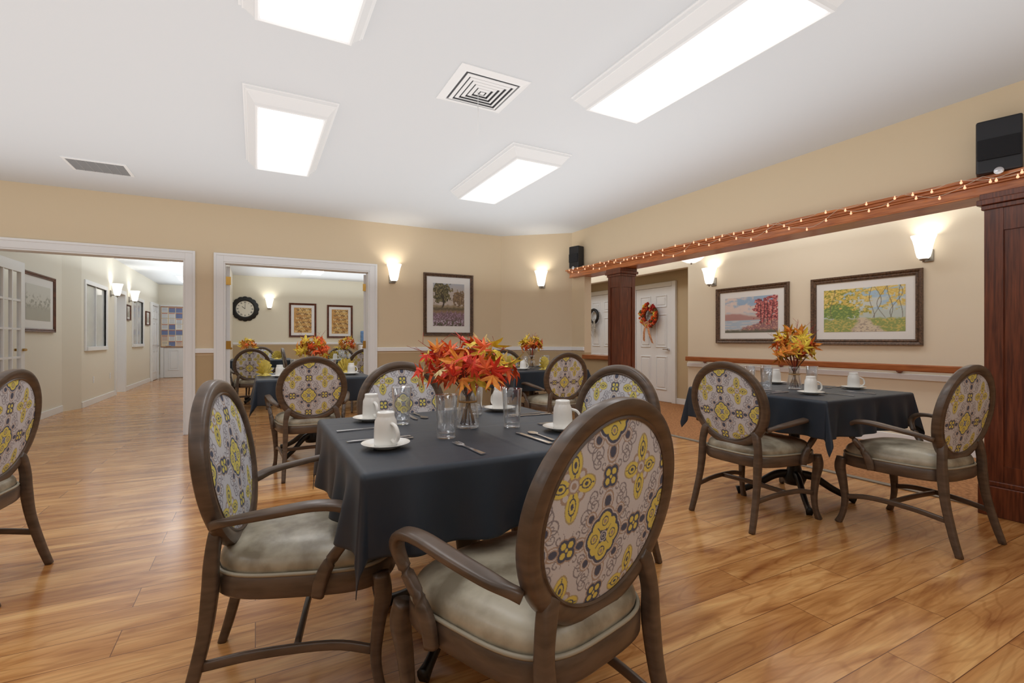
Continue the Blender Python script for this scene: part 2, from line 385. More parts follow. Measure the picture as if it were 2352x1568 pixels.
def win(name,y0,y1,z0,z1):
    e=thing(name,'white framed interior window in the corridor wall','window',(-2.5,0,0)); e['kind']='structure'
    w=0.07
    boxes('window_frame',[((-0.09,y0-w,z0-w),(0.02,y0,z1+w)),((-0.09,y1,z0-w),(0.02,y1+w,z1+w)),((-0.09,y0,z1),(0.018,y1,z1+w)),((-0.09,y0,z0-w),(0.04,y1,z0))],m_trim,parent=e,bevel=0.004)
    ym=(y0+y1)/2
    boxes('window_muntin',[((-0.02,ym-0.012,z0),(0.0,ym+0.012,z1))],m_trim,parent=e)
    mk('window_pane',[(-0.02,y0,z0),(-0.02,y1,z0),(-0.02,y1,z1),(-0.02,y0,z1)],[(0,1,2,3)],m_window,parent=e)
win('window_1',10.45,11.7,1.0,2.05); win('window_2',13.95,15.1,1.02,2.05)
S('trim_10',[((-2.5,12.32,0),(-2.475,12.4,2.16)),((-2.5,13.15,0),(-2.475,13.23,2.16)),((-2.5,12.4,2.08),(-2.475,13.15,2.16)),((-2.62,12.4,0),(-2.48,12.42,2.08)),((-2.62,13.13,0),(-2.48,13.15,2.08))],m_trim)
def outlet(x,y,z,rz):
    e=thing('wall_outlet','white plastic electrical outlet plate on the wall','outlet',(x,y,z),rz)
    boxes('outlet_plate',[((-0.035,-0.006,-0.057),(0.035,-0.0005,0.057))],m_trim,parent=e,bevel=0.002)
    boxes('sockets',[((-0.015,-0.009,0.01),(0.015,-0.004,0.038)),((-0.015,-0.009,-0.038),(0.015,-0.004,-0.01))],m_mat,parent=e,bevel=0.002)
outlet(-2.5,10.9,0.42,pi/2); outlet(-2.5,12.0,0.42,pi/2); outlet(1.75,6.83,0.42,0)
# ------------------------------------------------------------------ beam and pillars
S('trim_11',[((4.175,0.88,2.045),(4.44,6.05,2.056)),((4.185,0.88,2.056),(4.268,6.05,2.112)),((4.392,0.88,2.056),(4.436,5.79,2.125))],m_cherryh,0.003)
S('trim_12',[((4.17,0.86,2.112),(4.268,6.06,2.125)),((4.155,0.86,2.125),(4.268,6.07,2.145)),((4.135,0.86,2.145),(4.268,6.09,2.165))],m_cherryh,0.003)
def pillar(y0,y1,x0,x1,label):
    e=thing('wooden_pillar',label,'pillar',((x0+x1)/2,(y0+y1)/2,0)); e['kind']='structure'
    hx=(x1-x0)/2; hy=(y1-y0)/2
    boxes('pillar_core',[((-hx+0.012,-hy+0.012,0.01),(hx-0.012,hy-0.012,2.044))],m_cherry,parent=e)
    w=0.05 if hy<0.15 else 0.09
    bl=[]
    for sx in (-1,1):
        for sy in (-1,1):
            xa,xb=(sx*hx,sx*(hx-w)); ya,yb=(sy*hy,sy*(hy-w))
            bl.append(((min(xa,xb),min(ya,yb),0.2),(max(xa,xb),max(ya,yb),1.945)))
    for z0,z1 in ((0.205,0.32),(1.80,1.944)):
        bl.append(((-hx+0.003,-hy+w,z0),(-hx+0.03,hy-w,z1)))
        bl.append(((hx-0.03,-hy+w,z0),(hx-0.003,hy-w,z1)))
        bl.append(((-hx+w,-hy+0.003,z0),(hx-w,-hy+0.03,z1)))
        bl.append(((-hx+w,hy-0.03,z0),(hx-w,hy-0.003,z1)))
    boxes('pillar_stiles',bl,m_cherry,parent=e)
    boxes('pillar_base',[((-hx-0.025,-hy-0.025,0.0),(hx+0.025,hy+0.025,0.19)),((-hx-0.012,-hy-0.012,0.19),(hx+0.012,hy+0.012,0.22))],m_cherry,parent=e,bevel=0.005)
    boxes('pillar_capital',[((-hx-0.012,-hy-0.012,1.94),(hx+0.012,hy+0.012,1.97)),((-hx-0.03,-hy-0.03,1.97),(hx+0.03,hy+0.03,2.005)),((-hx-0.018,-hy-0.018,2.005),(hx+0.018,hy+0.018,2.044))],m_cherry,parent=e,bevel=0.004)
pillar(4.855,5.10,4.145,4.395,'square dark cherry wood pillar with recessed panels')
pillar(0.85,1.33,4.13,4.43,'wide dark cherry wood pillar with recessed panel and base')

# ------------------------------------------------------------------ ceiling fixtures
def ring_profile(w,h,prof):
    V=[];F=[]
    for o,z in prof:
        V+=[(-w-o,-h-o,z),(w+o,-h-o,z),(w+o,h+o,z),(-w-o,h+o,z)]
    for i in range(len(prof)-1):
        for k in range(4):
            k2=(k+1)%4; F.append((i*4+k,i*4+k2,(i+1)*4+k2,(i+1)*4+k))
    return V,F
def fixture():
    e=thing('ceiling_light','rectangular white fluorescent ceiling fixture with glowing lens','ceiling light',(0,0,0),0,'fluorescent ceiling fixtures')
    V,F=ring_profile(0.20,0.645,[(0,-0.085),(0.0,-0.10),(0.010,-0.106),(0.022,-0.102),(0.028,-0.085),(0.072,-0.030),(0.078,-0.028),(0.082,-0.010),(0.094,-0.008),(0.094,0.0)])
    o=mk('light_frame',V,F,m_trim,parent=e)
    n=16;m=4; V=[];
    for i in range(n+1):
        for j in range(m+1):
            u=-1+2*i/n; w=-1+2*j/m
            V.append((u*0.20,w*0.645,-0.088-0.012*math.sqrt(max(0,1-u*u))*(1)))
    mk('light_lens',V,grid_faces(n+1,m+1,0,True),m_lens,parent=e,smooth=True)
    return e
F0=fixture(); F0.location=(0.22,1.96,H)
for p in ((2.17,1.96),(0.22,4.25),(2.17,4.26),(1.15,11.6),(-0.02,9.6),(2.9,9.6),(-1.3,11.3),(-1.5,15.5),(5.15,1.2),(5.2,3.4),(5.2,6.3),(5.3,8.2),(0.22,-1.2),(2.17,-1.2),(-2.6,1.5),(-2.4,4.0)):  # hall ones are unseen, added to brighten hall and alcove
    dup(F0,(p[0],p[1],H))
e=thing('ceiling_air_diffuser','square white ceiling air diffuser with concentric louvers','air vent',(1.31,2.89,H))
V=[];F=[]
def addring(w,prof):
    v,f=ring_profile(w,w,prof); b=len(V); V.extend(v); F.extend([tuple(i+b for i in q) for q in f])
addring(0.185,[(0,-0.003),(0.0,-0.018),(0.012,-0.018),(0.05,-0.006),(0.05,0)])
for k in range(5):
    w=0.152-0.032*k
    addring(w,[(0.0,-0.022),(0.0,-0.026),(0.019,-0.020),(0.019,-0.016),(0.0,-0.022)])
mk('diffuser_louvers',V,F,m_trim,parent=e)
boxes('diffuser_centre',[((-0.014,-0.014,-0.026),(0.014,0.014,-0.020))],m_trim,parent=e)
boxes('diffuser_shade_plate',[((-0.185,-0.185,-0.010),(0.185,0.185,-0.001))],m_ventshade,parent=e)  # flat plate coloured as the shade between louvers, no real duct
sweep('pull_string',[(-0.03,0.0,-0.02),(-0.03,0.0,-0.16),(-0.03,0,-0.30)],(0.0022,0.0022),m_trim,parent=e,sub=1)
e=thing('ceiling_return_vent','rectangular grey return air grille in the ceiling','air vent',(-1.30,5.865,H))
V,F=ring_profile(0.21,0.165,[(0,-0.001),(0,-0.01),(0.025,-0.006),(0.025,0)])
mk('vent_frame',V,F,m_trim,parent=e)
m_gv=M('vent_louver_grey',(160,160,162),0.6)
boxes('vent_louvers',[((-0.21,-0.165+i*0.0165,-0.008),(0.21,-0.157+i*0.0165,-0.002)) for i in range(20)]+[((x-0.003,-0.165,-0.009),(x+0.003,0.165,-0.002)) for x in (-0.14,-0.07,0,0.07,0.14)],m_gv,parent=e)
boxes('vent_shade_plate',[((-0.21,-0.165,-0.002),(0.21,0.165,-0.0005))],m_ventshade,parent=e)  # flat plate with the shade behind the grille in its colour

# ------------------------------------------------------------------ sconces
def sconce():
    e=thing('wall_sconce','flared white frosted glass wall sconce, lit','wall lamp',(0,0,0),0,'lit wall sconces')
    n=28;V=[];F=[]
    prof=[(0.0,0.0),(0.035,0.0),(0.052,0.02),(0.063,0.07),(0.072,0.13),(0.084,0.185),(0.098,0.225),(0.100,0.235),(0.092,0.232),(0.078,0.185),(0.066,0.13),(0.055,0.07)]
    for r,z in prof:
        for k in range(n):
            a=2*pi*k/n; 
            V.append((r*math.copysign(abs(math.cos(a))**0.8,math.cos(a)),-0.105+0.95*r*math.copysign(abs(math.sin(a))**0.8,math.sin(a)),z+0.0))
    for i in range(len(prof)-1):
        for k in range(n):
            k2=(k+1)%n; F.append((i*n+k,i*n+k2,(i+1)*n+k2,(i+1)*n+k))
    mk('glass_shade',V,F,m_shade,smooth=True,parent=e)
    boxes('wall_plate',[((-0.045,-0.014,-0.02),(0.045,-0.001,0.10)),((-0.012,-0.07,0.0),(0.012,-0.01,0.02))],m_bronze,parent=e,bevel=0.004)
    lathe('finial',[(0,-0.035),(0.012,-0.03),(0.008,-0.02),(0.03,-0.012),(0.036,0.0),(0,0.0)],m_bronze,n=16,parent=e,c=(0,-0.105,0))
    return e
S0=sconce(); S0.location=(1.705,6.83,1.93)
def add_glow(x,y,z,p=4.0):
    l=bpy.data.lights.new('sconce_bulb','POINT'); l.energy=p; l.color=(1,0.975,0.94); l.shadow_soft_size=0.04
    o=bpy.data.objects.new('sconce_bulb',l); o.location=(x,y,z); COL.objects.link(o); return o
SC=[(3.92,6.407,1.93,math.radians(-40.3)),(6.0,4.94,1.93,-pi/2),(6.0,2.353,1.92,-pi/2),(0.32,14.0,1.93,0),(-2.5,12.03,1.98,pi/2),(-2.5,13.6,1.98,pi/2)]
tmp=[]
for x,y,z,r in SC: tmp.append(dup(S0,(x,y,z),r))
for o in [S0]+tmp:
    g=add_glow(0,-0.105,0.13,3.0); g.parent=o; g.name='bulb'
e=thing('ceiling_bowl_lamp','white glass bowl lamp hanging from the hall ceiling','ceiling lamp',(5.1,4.56,2.13))
lathe('glass_bowl',[(0,0),(0.06,0.006),(0.12,0.035),(0.17,0.085),(0.19,0.12),(0.185,0.122),(0.16,0.085),(0.1,0.035),(0,0.01)],m_shade,parent=e,n=32)
lathe('lamp_stem',[(0,-0.02),(0.012,-0.015),(0.012,0.0),(0.008,0.01),(0.008,0.58),(0.06,0.59),(0.06,0.615),(0,0.615)],m_bronze,parent=e,n=16)

# added fill lamps with no fixture, washing the ceilings evenly (all facing up)
def fill_uplight(x0,x1,y0,y1,E,z=2.25):
    l=bpy.data.lights.new('added_ceiling_fill','AREA'); l.shape='RECTANGLE'; l.size=x1-x0; l.size_y=y1-y0
    l.energy=E*(x1-x0)*(y1-y0); l.color=(0.905,0.975,1.0)
    o=bpy.data.objects.new('added_ceiling_fill',l); o.location=((x0+x1)/2,(y0+y1)/2,z); o.rotation_euler=(pi,0,0); COL.objects.link(o)
fill_uplight(-4.5,3.78,-2.5,6.35,2.35,1.85)
fill_uplight(2.2,3.78,2.2,6.2,0.7,1.85)
fill_uplight(-0.1,3.5,7.4,13.6,3.5)
fill_uplight(-2.2,-0.9,7.3,17.0,4.2)
fill_uplight(4.7,5.7,-2,9.5,4.4)
fill_uplight(-4.3,-2.9,9.3,17.0,4.5)

# ------------------------------------------------------------------ pictures
_lat=np.random.rand(64,64)
def vn(x,y):
    xi=np.floor(x).astype(int); yi=np.floor(y).astype(int); fx=x-xi; fy=y-yi
    fx=fx*fx*(3-2*fx); fy=fy*fy*(3-2*fy)
    g=lambda a,b:_lat[a%64,b%64]
    return (g(xi,yi)*(1-fx)+g(xi+1,yi)*fx)*(1-fy)+(g(xi,yi+1)*(1-fx)+g(xi+1,yi+1)*fx)*fy
def fbm(x,y,o=4):
    r=0;a=0.5;t=0
    for i in range(o):
        r=r+a*vn(x*2**i+i*7.3,y*2**i+i*3.1); t+=a; a*=0.55
    return r/t
def blend(C,mask,rgb):
    m=np.clip(mask,0,1)[:,None]; return C*(1-m)+np.array(rgb,float)[None,:]*m
def ss(a,b,x):
    t=np.clip((x-a)/(b-a),0,1); return t*t*(3-2*t)
def artwork(kind,u,v):
    n1=fbm(u*6,v*6); n2=fbm(u*18+5,v*18+9); n3=fbm(u*45+1,v*45+2,3)
    C=np.zeros((len(u),3))
    if kind=='meadow':
        C[:]=(200,188,180)
        C=blend(C,ss(.7,1,v+0.2*(n1-.5)),(176,178,186))
        C=blend(C,ss(.52,.46,v+0.08*(n2-.5)),(158,140,112))
        t=ss(0.06,-0.06,((u-.26)/.32)**2+((v-.78)/.26)**2-0.9+2.6*(n2-.5)); C=blend(C,t,(96,92,64)); C=blend(C,t*ss(.5,.62,n3),(146,132,92)); C=blend(C,t*ss(.47,.38,n3),(66,62,44))
        t=ss(0.06,-0.06,((u-.88)/.24)**2+((v-.64)/.22)**2-0.8+2.6*(n2-.5)); C=blend(C,t,(118,98,78)); C=blend(C,t*ss(.5,.6,n3),(160,134,100))
        t=ss(0.03,-0.01,np.abs(u-.30-0.04*np.sin(v*14))-0.012)*ss(.40,.45,v)*ss(.8,.7,v); C=blend(C,t,(64,54,46))
        C=blend(C,ss(.46,.40,v+.06*(n2-.5))*ss(.3,.36,v),(104,92,72)); C=blend(C,ss(.40,.34,v+.06*(n2-.5)),(150,124,96))
        g=ss(.36,.28,v+.14*(n2-.5)); C=blend(C,g,(124,100,106)); C=blend(C,g*ss(.50,.62,n3),(172,142,164)); C=blend(C,ss(.22,.08,v)*ss(.52,.6,n3),(206,192,212)); C=blend(C,ss(.25,0,v)*ss(.5,.4,n2),(88,84,66))
    elif kind=='lake':
        C[:]=(158,184,212)
        C=blend(C,ss(.42,.62,n1)*ss(.4,.6,v),(228,210,204)); C=blend(C,ss(.6,.4,v),(226,202,186))
        t=ss(.03,-.03,v-.44-.07*n1-0.05*np.sin(u*5+1)); C=blend(C,t*(u<.75),(184,142,138))
        C=blend(C,ss(.36,.34,v),(178,194,210)); C=blend(C,ss(.36,.30,v)*ss(.5,.6,fbm(u*5,v*60)),(220,210,208))
        bank=ss(.03,-.03,v-.02-0.5*(u-.25)*(u>.25)-.10*n2)*ss(.30,.36,u); C=blend(C,bank*(v<.40),(156,114,118)); C=blend(C,bank*(v<.40)*ss(.5,.6,n3),(204,160,140))
        t=ss(.10,-.10,((u-.84)/.26)**2+((v-.66)/.38)**2-0.9+3.0*(n2-.5)); C=blend(C,t,(184,92,96)); C=blend(C,t*ss(.5,.6,n3),(226,142,134)); C=blend(C,t*ss(.48,.4,n3),(124,62,70))
        for cx in (.70,.76,.82,.9): C=blend(C,ss(.009,.003,np.abs(u-cx-.06*(v-.5)*np.sin(cx*50)))*ss(.20,.26,v)*ss(.9,.75,v),(84,54,58))
        C=blend(C,ss(.12,.02,v+.1*(n2-.5)),(104,104,92))
    elif kind=='autumn':
        C[:]=(172,200,222); C=blend(C,ss(.4,.6,n1),(210,216,212))
        C=blend(C,ss(.52,.46,v+.1*(n1-.5)),(196,206,200))
        t=ss(.42,.58,n2+.55*(.5-u)+.25*(v-.6))*ss(.34,.46,v); C=blend(C,t,(208,184,88)); C=blend(C,t*ss(.5,.6,n3),(232,206,112)); C=blend(C,t*ss(.47,.38,n3),(138,144,74))
        t=ss(.48,.60,n2+.25*(v-.7)+.15*(u-.6))*ss(.5,.62,v); C=blend(C,t,(222,192,104)); C=blend(C,t*ss(.5,.62,n3),(236,214,140))
        t=ss(.06,-.06,((u-.20)/.26)**2+((v-.42)/.2)**2-.9+2.6*(n2-.5)); C=blend(C,t,(116,144,82)); C=blend(C,t*ss(.5,.6,n3),(164,178,96))
        for cx,k in ((.62,.03),(.68,-.05),(.74,.06),(.83,-.03),(.9,.07),(.95,-.02),(.12,.03)): C=blend(C,ss(.006,.002,np.abs(u-cx-k*np.sin(v*7+cx*9)))*ss(.28,.32,v)*.8,(112,104,92))
        C=blend(C,ss(.32,.27,v+.08*(n2-.5)),(150,164,98)); C=blend(C,ss(.32,.27,v)*ss(.5,.6,n3),(204,190,112))
        w=.04+.55*(.3-v); q=np.abs(u-.50-.25*(.3-v))-w+.10*(n2-.5); C=blend(C,ss(.03,-.03,q)*(v<.33),(216,202,178)); C=blend(C,ss(.03,-.03,q)*(v<.28)*ss(.52,.65,n3),(176,160,146))
    elif kind=='leaves':
        C[:]=(218,178,108); C=blend(C,ss(.4,.6,n1),(200,150,84))
        for k in range(7):
            x0=.12+.13*k; cx=x0+.12*v
            C=blend(C,ss(.008,.003,np.abs(u-cx))*.8,(120,90,60))
            for j in range(6):
                for s in (-1,1):
                    ly=.06+.17*j+.03*(k%2); lx=x0+.12*ly+s*.045; a=.9 if s>0 else pi-.9
                    dx=u-lx;dy=(v-ly)*1.35; p=dx*math.cos(a)+dy*math.sin(a); q=-dx*math.sin(a)+dy*math.cos(a)
                    C=blend(C,ss(1.1,.9,(p/.06)**2+(q/.02)**2),(116,86,56) if (k+j)%3 else (238,216,164))
    elif kind=='etching':
        C[:]=(206,204,196); C=blend(C,ss(.5,.3,v+.2*(n2-.5)),(176,174,162)); C=blend(C,ss(.48,.64,n2)*ss(.25,.4,v)*ss(.8,.6,v),(150,148,136))
    elif kind=='notices':
        C[:]=(222,204,174); gx=np.floor(u*5);gy=np.floor(v*7); h=_lat[(gx*13+3).astype(int)%64,(gy*7+5).astype(int)%64]
        pal=[(240,240,240),(228,232,240),(240,226,200),(244,244,244),(232,206,190),(234,236,240),(120,136,184)]
        for i,c in enumerate(pal): C[(h*len(pal)).astype(int)==i]=c
        C=blend(C,(np.sin(v*230)>.3)*(np.abs((u*5)%1-.5)<.34)*.45,(120,124,140))
        C=blend(C,(((v*7)%1)>.80)*(np.abs((u*5)%1-.5)<.40)*.6*(h>.5),(196,92,70))
        C=blend(C,((np.abs((u*5)%1-.5)>.44)|(np.abs((v*7)%1-.5)>.45))*1.0,(222,204,174))
    return s2l(np.clip(C,0,255))
def printmesh(name,w,h,kind,parent,y,res=0.006):
    nx=max(12,int(w/res)); ny=max(12,int(h/res))
    u,v=np.meshgrid(np.linspace(0,1,nx),np.linspace(0,1,ny),indexing='ij'); u=u.ravel(); v=v.ravel()
    V=np.stack([(u-.5)*w,np.full_like(u,y),(v-.5)*h],1)
    o=mk(name,V,grid_faces(nx,ny),m_paint,parent=parent)
    setcol(o,artwork(kind,u,v)); return o
def picture(label,w,h,fw,mw,kind,loc,rz,mframe,res=0.004):
    e=thing('framed_picture',label,'picture',loc,rz)
    a=w/2-fw;b=h/2-fw
    prof=[(0.0,-0.012),(0.004,-0.022),(fw*.3,-0.026),(fw*.45,-0.018),(fw*.7,-0.03),(fw*.95,-0.032),(fw,-0.024),(fw,0.0),(0,0.0)]
    V=[];F=[]
    for o_,y in prof: V+=[(-a-o_,y,-b-o_),(a+o_,y,-b-o_),(a+o_,y,b+o_),(-a-o_,y,b+o_)]
    for i in range(len(prof)-1):
        for k in range(4):
            k2=(k+1)%4; F.append((i*4+k,i*4+k2,(i+1)*4+k2,(i+1)*4+k))
    mk('picture_frame',V,F,mframe,parent=e)
    boxes('mat_board',[((-a,-0.010,-b),(a,-0.002,b))],m_mat,parent=e)
    printmesh('art_print',2*(a-mw),2*(b-mw),kind,e,-0.012,res)
    return e
picture('framed print of a purple meadow with trees in dark frame',0.78,0.92,0.05,0.095,'meadow',(2.546,6.829,1.635),0,m_fdark)
picture('framed print of a lake with red autumn trees',1.10,0.79,0.065,0.085,'lake',(5.999,4.34,1.46),-pi/2,m_fdark)
picture('wide framed print of a woodland path in yellow autumn',1.12,0.79,0.065,0.085,'autumn',(5.999,2.955,1.45),-pi/2,m_fdark)
picture('framed golden leaf print on the cream wall',0.67,0.90,0.05,0.07,'leaves',(1.115,13.999,1.64),0,m_fbrown,0.008)
picture('framed golden leaf print beside its twin',0.67,0.90,0.05,0.07,'leaves',(2.055,13.999,1.62),0,m_fbrown,0.008)
picture('large faint etching in a dark wood frame',1.18,0.80,0.05,0.11,'etching',(-2.649,8.95,1.62),pi/2,m_fbrown,0.012)
picture('small framed notice on the corridor wall',0.4,0.34,0.03,0.04,'etching',(-2.499,13.45,1.72),pi/2,m_fbrown,0.02)
picture('small dark framed picture near the corridor end',0.5,0.36,0.03,0.04,'etching',(-2.499,15.65,1.68),pi/2,m_fbrown,0.02)
e=thing('notice_board','door notices board covered with pinned papers','notice board',(-2.0,17.35,1.5))
boxes('board_panel',[((-0.45,-0.01,-0.6),(0.45,-0.002,0.6))],m_railw,parent=e)
printmesh('papers',0.88,1.16,'notices',e,-0.012,0.008)
e=thing('wall_clock','round wall clock with ornate black frame and cream face','clock',(-0.23,13.999,1.90))
def radial(name,prof,n,mat,sc_=0.0,lobes=12,parent=None):
    V=[];F=[]
    for r,y in prof:
        for k in range(n):
            a=2*pi*k/n; rr=r*(1+sc_*abs(math.cos(a*lobes/2)) if r>0.25 else 1)
            V.append((rr*math.cos(a),y,rr*math.sin(a)))
    for i in range(len(prof)-1):
        for k in range(n):
            k2=(k+1)%n; F.append((i*n+k,i*n+k2,(i+1)*n+k2,(i+1)*n+k))
    return mk(name,V,F,mat,smooth=True,parent=parent)
radial('clock_frame',[(0.2,-0.02),(0.215,-0.04),(0.235,-0.035),(0.27,-0.03),(0.30,-0.02),(0.30,0)],96,m_black,0.06,16,e)
radial('clock_face',[(0.0,-0.018),(0.205,-0.018)],48,M('clock_face_cream',(244,240,226),0.6),0,1,e)
V=[];F=[]
def stroke(p,q,w=0.006):
    p=Vector(p);q=Vector(q);d_=(q-p).normalized();nn=Vector((-d_.y,d_.x))*w/2
    b=len(V)
    for s in (p-nn,p+nn,q+nn,q-nn): V.append((s.x,-0.0195,s.y))
    F.append((b,b+1,b+2,b+3))
NUM=['XII','I','II','III','IIII','V','VI','VII','VIII','IX','X','XI']
for i,s in enumerate(NUM):
    a=pi/2-i*pi/6; R=Matrix.Rotation(a-pi/2,2); wd={'I':.012,'V':.024,'X':.024}
    tot=sum(wd[c] for c in s); x=-tot/2
    for c in s:
        w=wd[c]; y0,y1=.145,.185
        sg={'I':[((x+w/2,y0),(x+w/2,y1))],'V':[((x+w/2,y0),(x+.002,y1)),((x+w/2,y0),(x+w-.002,y1))],'X':[((x+.002,y0),(x+w-.002,y1)),((x+w-.002,y0),(x+.002,y1))]}[c]
        for p,q in sg: stroke(R@Vector(p),R@Vector(q),0.006)
        x+=w
mk('numerals',V,F,m_black,parent=e)
V=[];F=[]
stroke((0,0),(-0.07,0.06),0.012)
mk('hour_hand',V,F,m_black,parent=e)
V=[];F=[]; stroke((0,0),(0.0,0.13),0.008)
mk('minute_hand',V,F,m_black,parent=e)
e=thing('water_cooler','white water cooler with a blue bottle on top','water cooler',(2.68,13.7,0))
m_blue=M('water_bottle_blue',(110,150,200),0.15)
boxes('cooler_body',[((-0.16,-0.16,0),(0.16,0.16,0.98))],m_trim,parent=e,bevel=0.02)
boxes('taps',[((-0.07,-0.20,0.78),(-0.04,-0.16,0.82)),((0.04,-0.20,0.78),(0.07,-0.16,0.82))],m_blue,parent=e)
lathe('water_bottle',[(0.03,0.98),(0.05,1.0),(0.13,1.06),(0.135,1.14),(0.128,1.16),(0.135,1.18),(0.135,1.26),(0.128,1.28),(0.135,1.30),(0.13,1.36),(0.0,1.37)],m_blue,parent=e)

# ------------------------------------------------------------------ speakers
def speaker(x,y,z,w,d_,h,rz,label):
    e=thing('wall_speaker',label,'speaker',(x,y,z),rz)
    boxes('speaker_cabinet',[((-w/2,-d_/2,0),(w/2,d_/2,h))],m_blackplastic,parent=e,bevel=0.012)
    boxes('speaker_grille',[((-w/2+0.006,-d_/2-0.012,0.006),(w/2-0.006,-d_/2+0.002,h-0.006))],m_grille,parent=e,bevel=0.008)
    radial('badge',[(0,-d_/2-0.014),(0.022,-d_/2-0.014),(0.024,-d_/2-0.011)],20,m_steel,0,1,e)
    b=e.children[-1]; b.scale=(1,1,0.4); b.location=(0,0,0.08)
speaker(4.165,1.27,2.166,0.21,0.13,0.335,-pi/2+0.28,'black box speaker standing on the wooden beam ledge')
speaker(4.175,5.86,2.166,0.18,0.13,0.32,-pi/2+0.25,'small black box speaker on the beam ledge near the corner')

# ------------------------------------------------------------------ string lights
e=thing('string_lights','string of small glowing amber globe lights draped along the wooden beam','string lights',(4.12,3.6,2.15))
rsl=random.Random(4); V=[];F=[];bul=[]
for strand,(zt,smin,smax,nb) in enumerate(((0.018,.01,.035,5),(0.012,.045,.09,7))):
    pts=[];Y=5.98
    while Y>1.25:
        span=rsl.uniform(.28,.55); sag=rsl.uniform(smin,smax)*span/.42
        for k in range(10):
            t=k/10; yy=Y-span*t; zz=zt-sag*4*t*(1-t)+0.006*math.sin(yy*23)
            pts.append((-0.012+0.006*strand,yy-3.6,zz))
            if k%3==1+strand%2: bul.append((-0.014+0.006*strand,yy-3.6,zz-0.008))
        Y-=span
    if strand==1:
        for zz_,yy in ((-0.02,1.1),(-0.05,1.0),(-0.04,0.92)): pts.append((-0.006,yy-3.6,zz_))
    v,f=sweepvf(pts,(0.0017,0.0017),n=5,sub=1,ref=(1,0,0.1),base=len(V)); V+=v;F+=f
mk('light_wire',V,F,m_wire,smooth=True,parent=e)
b0=None
for p in bul[:98]:
    if b0 is None:
        b0=lathe('globe_bulb',[(0,-0.018),(0.0055,-0.016),(0.0080,-0.010),(0.007,-0.004),(0.0035,0.0),(0.003,0.010),(0,0.010)],m_bulb,n=12,parent=e); b0.location=p
    else:
        c=b0.copy(); c.location=p; c.parent=e; COL.objects.link(c)

# ------------------------------------------------------------------ wreaths
def torus_vf(R,r,n=36,m=10):
    V=[];F=[]
    for i in range(n):
        a=2*pi*i/n
        for j in range(m):
            b=2*pi*j/m; rr=R+r*math.cos(b); V.append((rr*math.cos(a),-0.05+r*math.sin(b),rr*math.sin(a)))
    for i in range(n):
        for j in range(m):
            F.append((i*m+j,((i+1)%n)*m+j,((i+1)%n)*m+(j+1)%m,i*m+(j+1)%m))
    return V,F
e=thing('autumn_wreath','round orange and red flower wreath with ribbon on white door','wreath',(6.45,6.68,1.56),-pi/2)
V,F=torus_vf(0.16,0.04); mk('wreath_base',V,F,M('wreath_twigs',(120,60,34),0.8),smooth=True,parent=e)
V=[];F=[];MI=[]
m_wr=M('flower_deep_red',(178,36,26),0.8); m_wo=M('flower_orange',(232,104,34),0.8)
wm=[m_wr,m_leaf[1],m_wo,M('flower_cream',(240,226,190),0.8),M('leaf_olive',(110,104,50),0.8),m_leaf[3]]
for k in range(110):
    a=random.random()*2*pi; R=0.165+random.uniform(-.055,.06); c=Vector((R*math.cos(a),-0.09+random.uniform(-.02,.01),R*math.sin(a))); r=random.uniform(.028,.048); mi=random.choice((0,0,1,2,2,3,4,5))
    for L_ in range(3):
        for p in range(6):
            th=p*pi/3+L_*.5; q=r*(1-.25*L_); b=len(V); up=-0.012*L_-0.004
            d1=Vector((math.cos(th),0,math.sin(th))); d2=Vector((-math.sin(th),0,math.cos(th)))
            V+= [tuple(c+Vector((0,up,0))),tuple(c+d1*q*.6+d2*q*.35+Vector((0,up-.008,0))),tuple(c+d1*q+Vector((0,up,0))),tuple(c+d1*q*.6-d2*q*.35+Vector((0,up-.008,0)))]
            F.append((b,b+1,b+2,b+3)); MI.append(mi)
mk('wreath_flowers',V,F,wm,midx=MI,parent=e)
m_rib=M('ribbon_plaid',(222,140,104),0.8,var=0.35,vscale=70)
V=[];F=[]
for s,(x0,x1,l) in ((-1,(-.02,-.11,.34)),(1,(.02,.11,.38))):
    b=len(V); V+=[(x0-.022,-.13,-.14),(x0+.022,-.13,-.14),((x0+x1)/2+.028,-.13,-.14-l*.5),((x0+x1)/2-.028,-.13,-.14-l*.5),(x1+.026,-.09,-.14-l),(x1-.03,-.09,-.14-l+.03)]
    F+=[(b,b+1,b+2,b+3),(b+3,b+2,b+4,b+5)]
for s in (-1,1):
    b=len(V); V+=[(0,-.14,-.13),(s*.06,-.16,-.095),(s*.085,-.14,-.14),(s*.06,-.13,-.18)]; F.append((b,b+1,b+2,b+3))
mk('ribbon_bow',V,F,m_rib,parent=e)
e=thing('dried_wreath','dark twig wreath with pale dried feathers hanging on white door','wreath',(6.45,8.35,1.62),-pi/2)
V,F=torus_vf(0.14,0.03); mk('wreath_ring',V,F,m_black,smooth=True,parent=e)
V=[];F=[]
for k in range(26):
    a=random.uniform(-.6,.6); x=random.uniform(-.1,.1); z=random.uniform(-.2,0); l=random.uniform(.15,.3); b=len(V)
    dx=math.sin(a)*l*.4; V+=[(x,-.09,z),(x+dx*.5+.014,-.10,z-l*.5),(x+dx,-.08,z-l),(x+dx*.5-.014,-.10,z-l*.5)]; F.append((b,b+1,b+2,b+3))
mk('dried_feathers',V,F,M('feather_grey',(176,170,160),0.9,var=.2,vscale=50),parent=e)

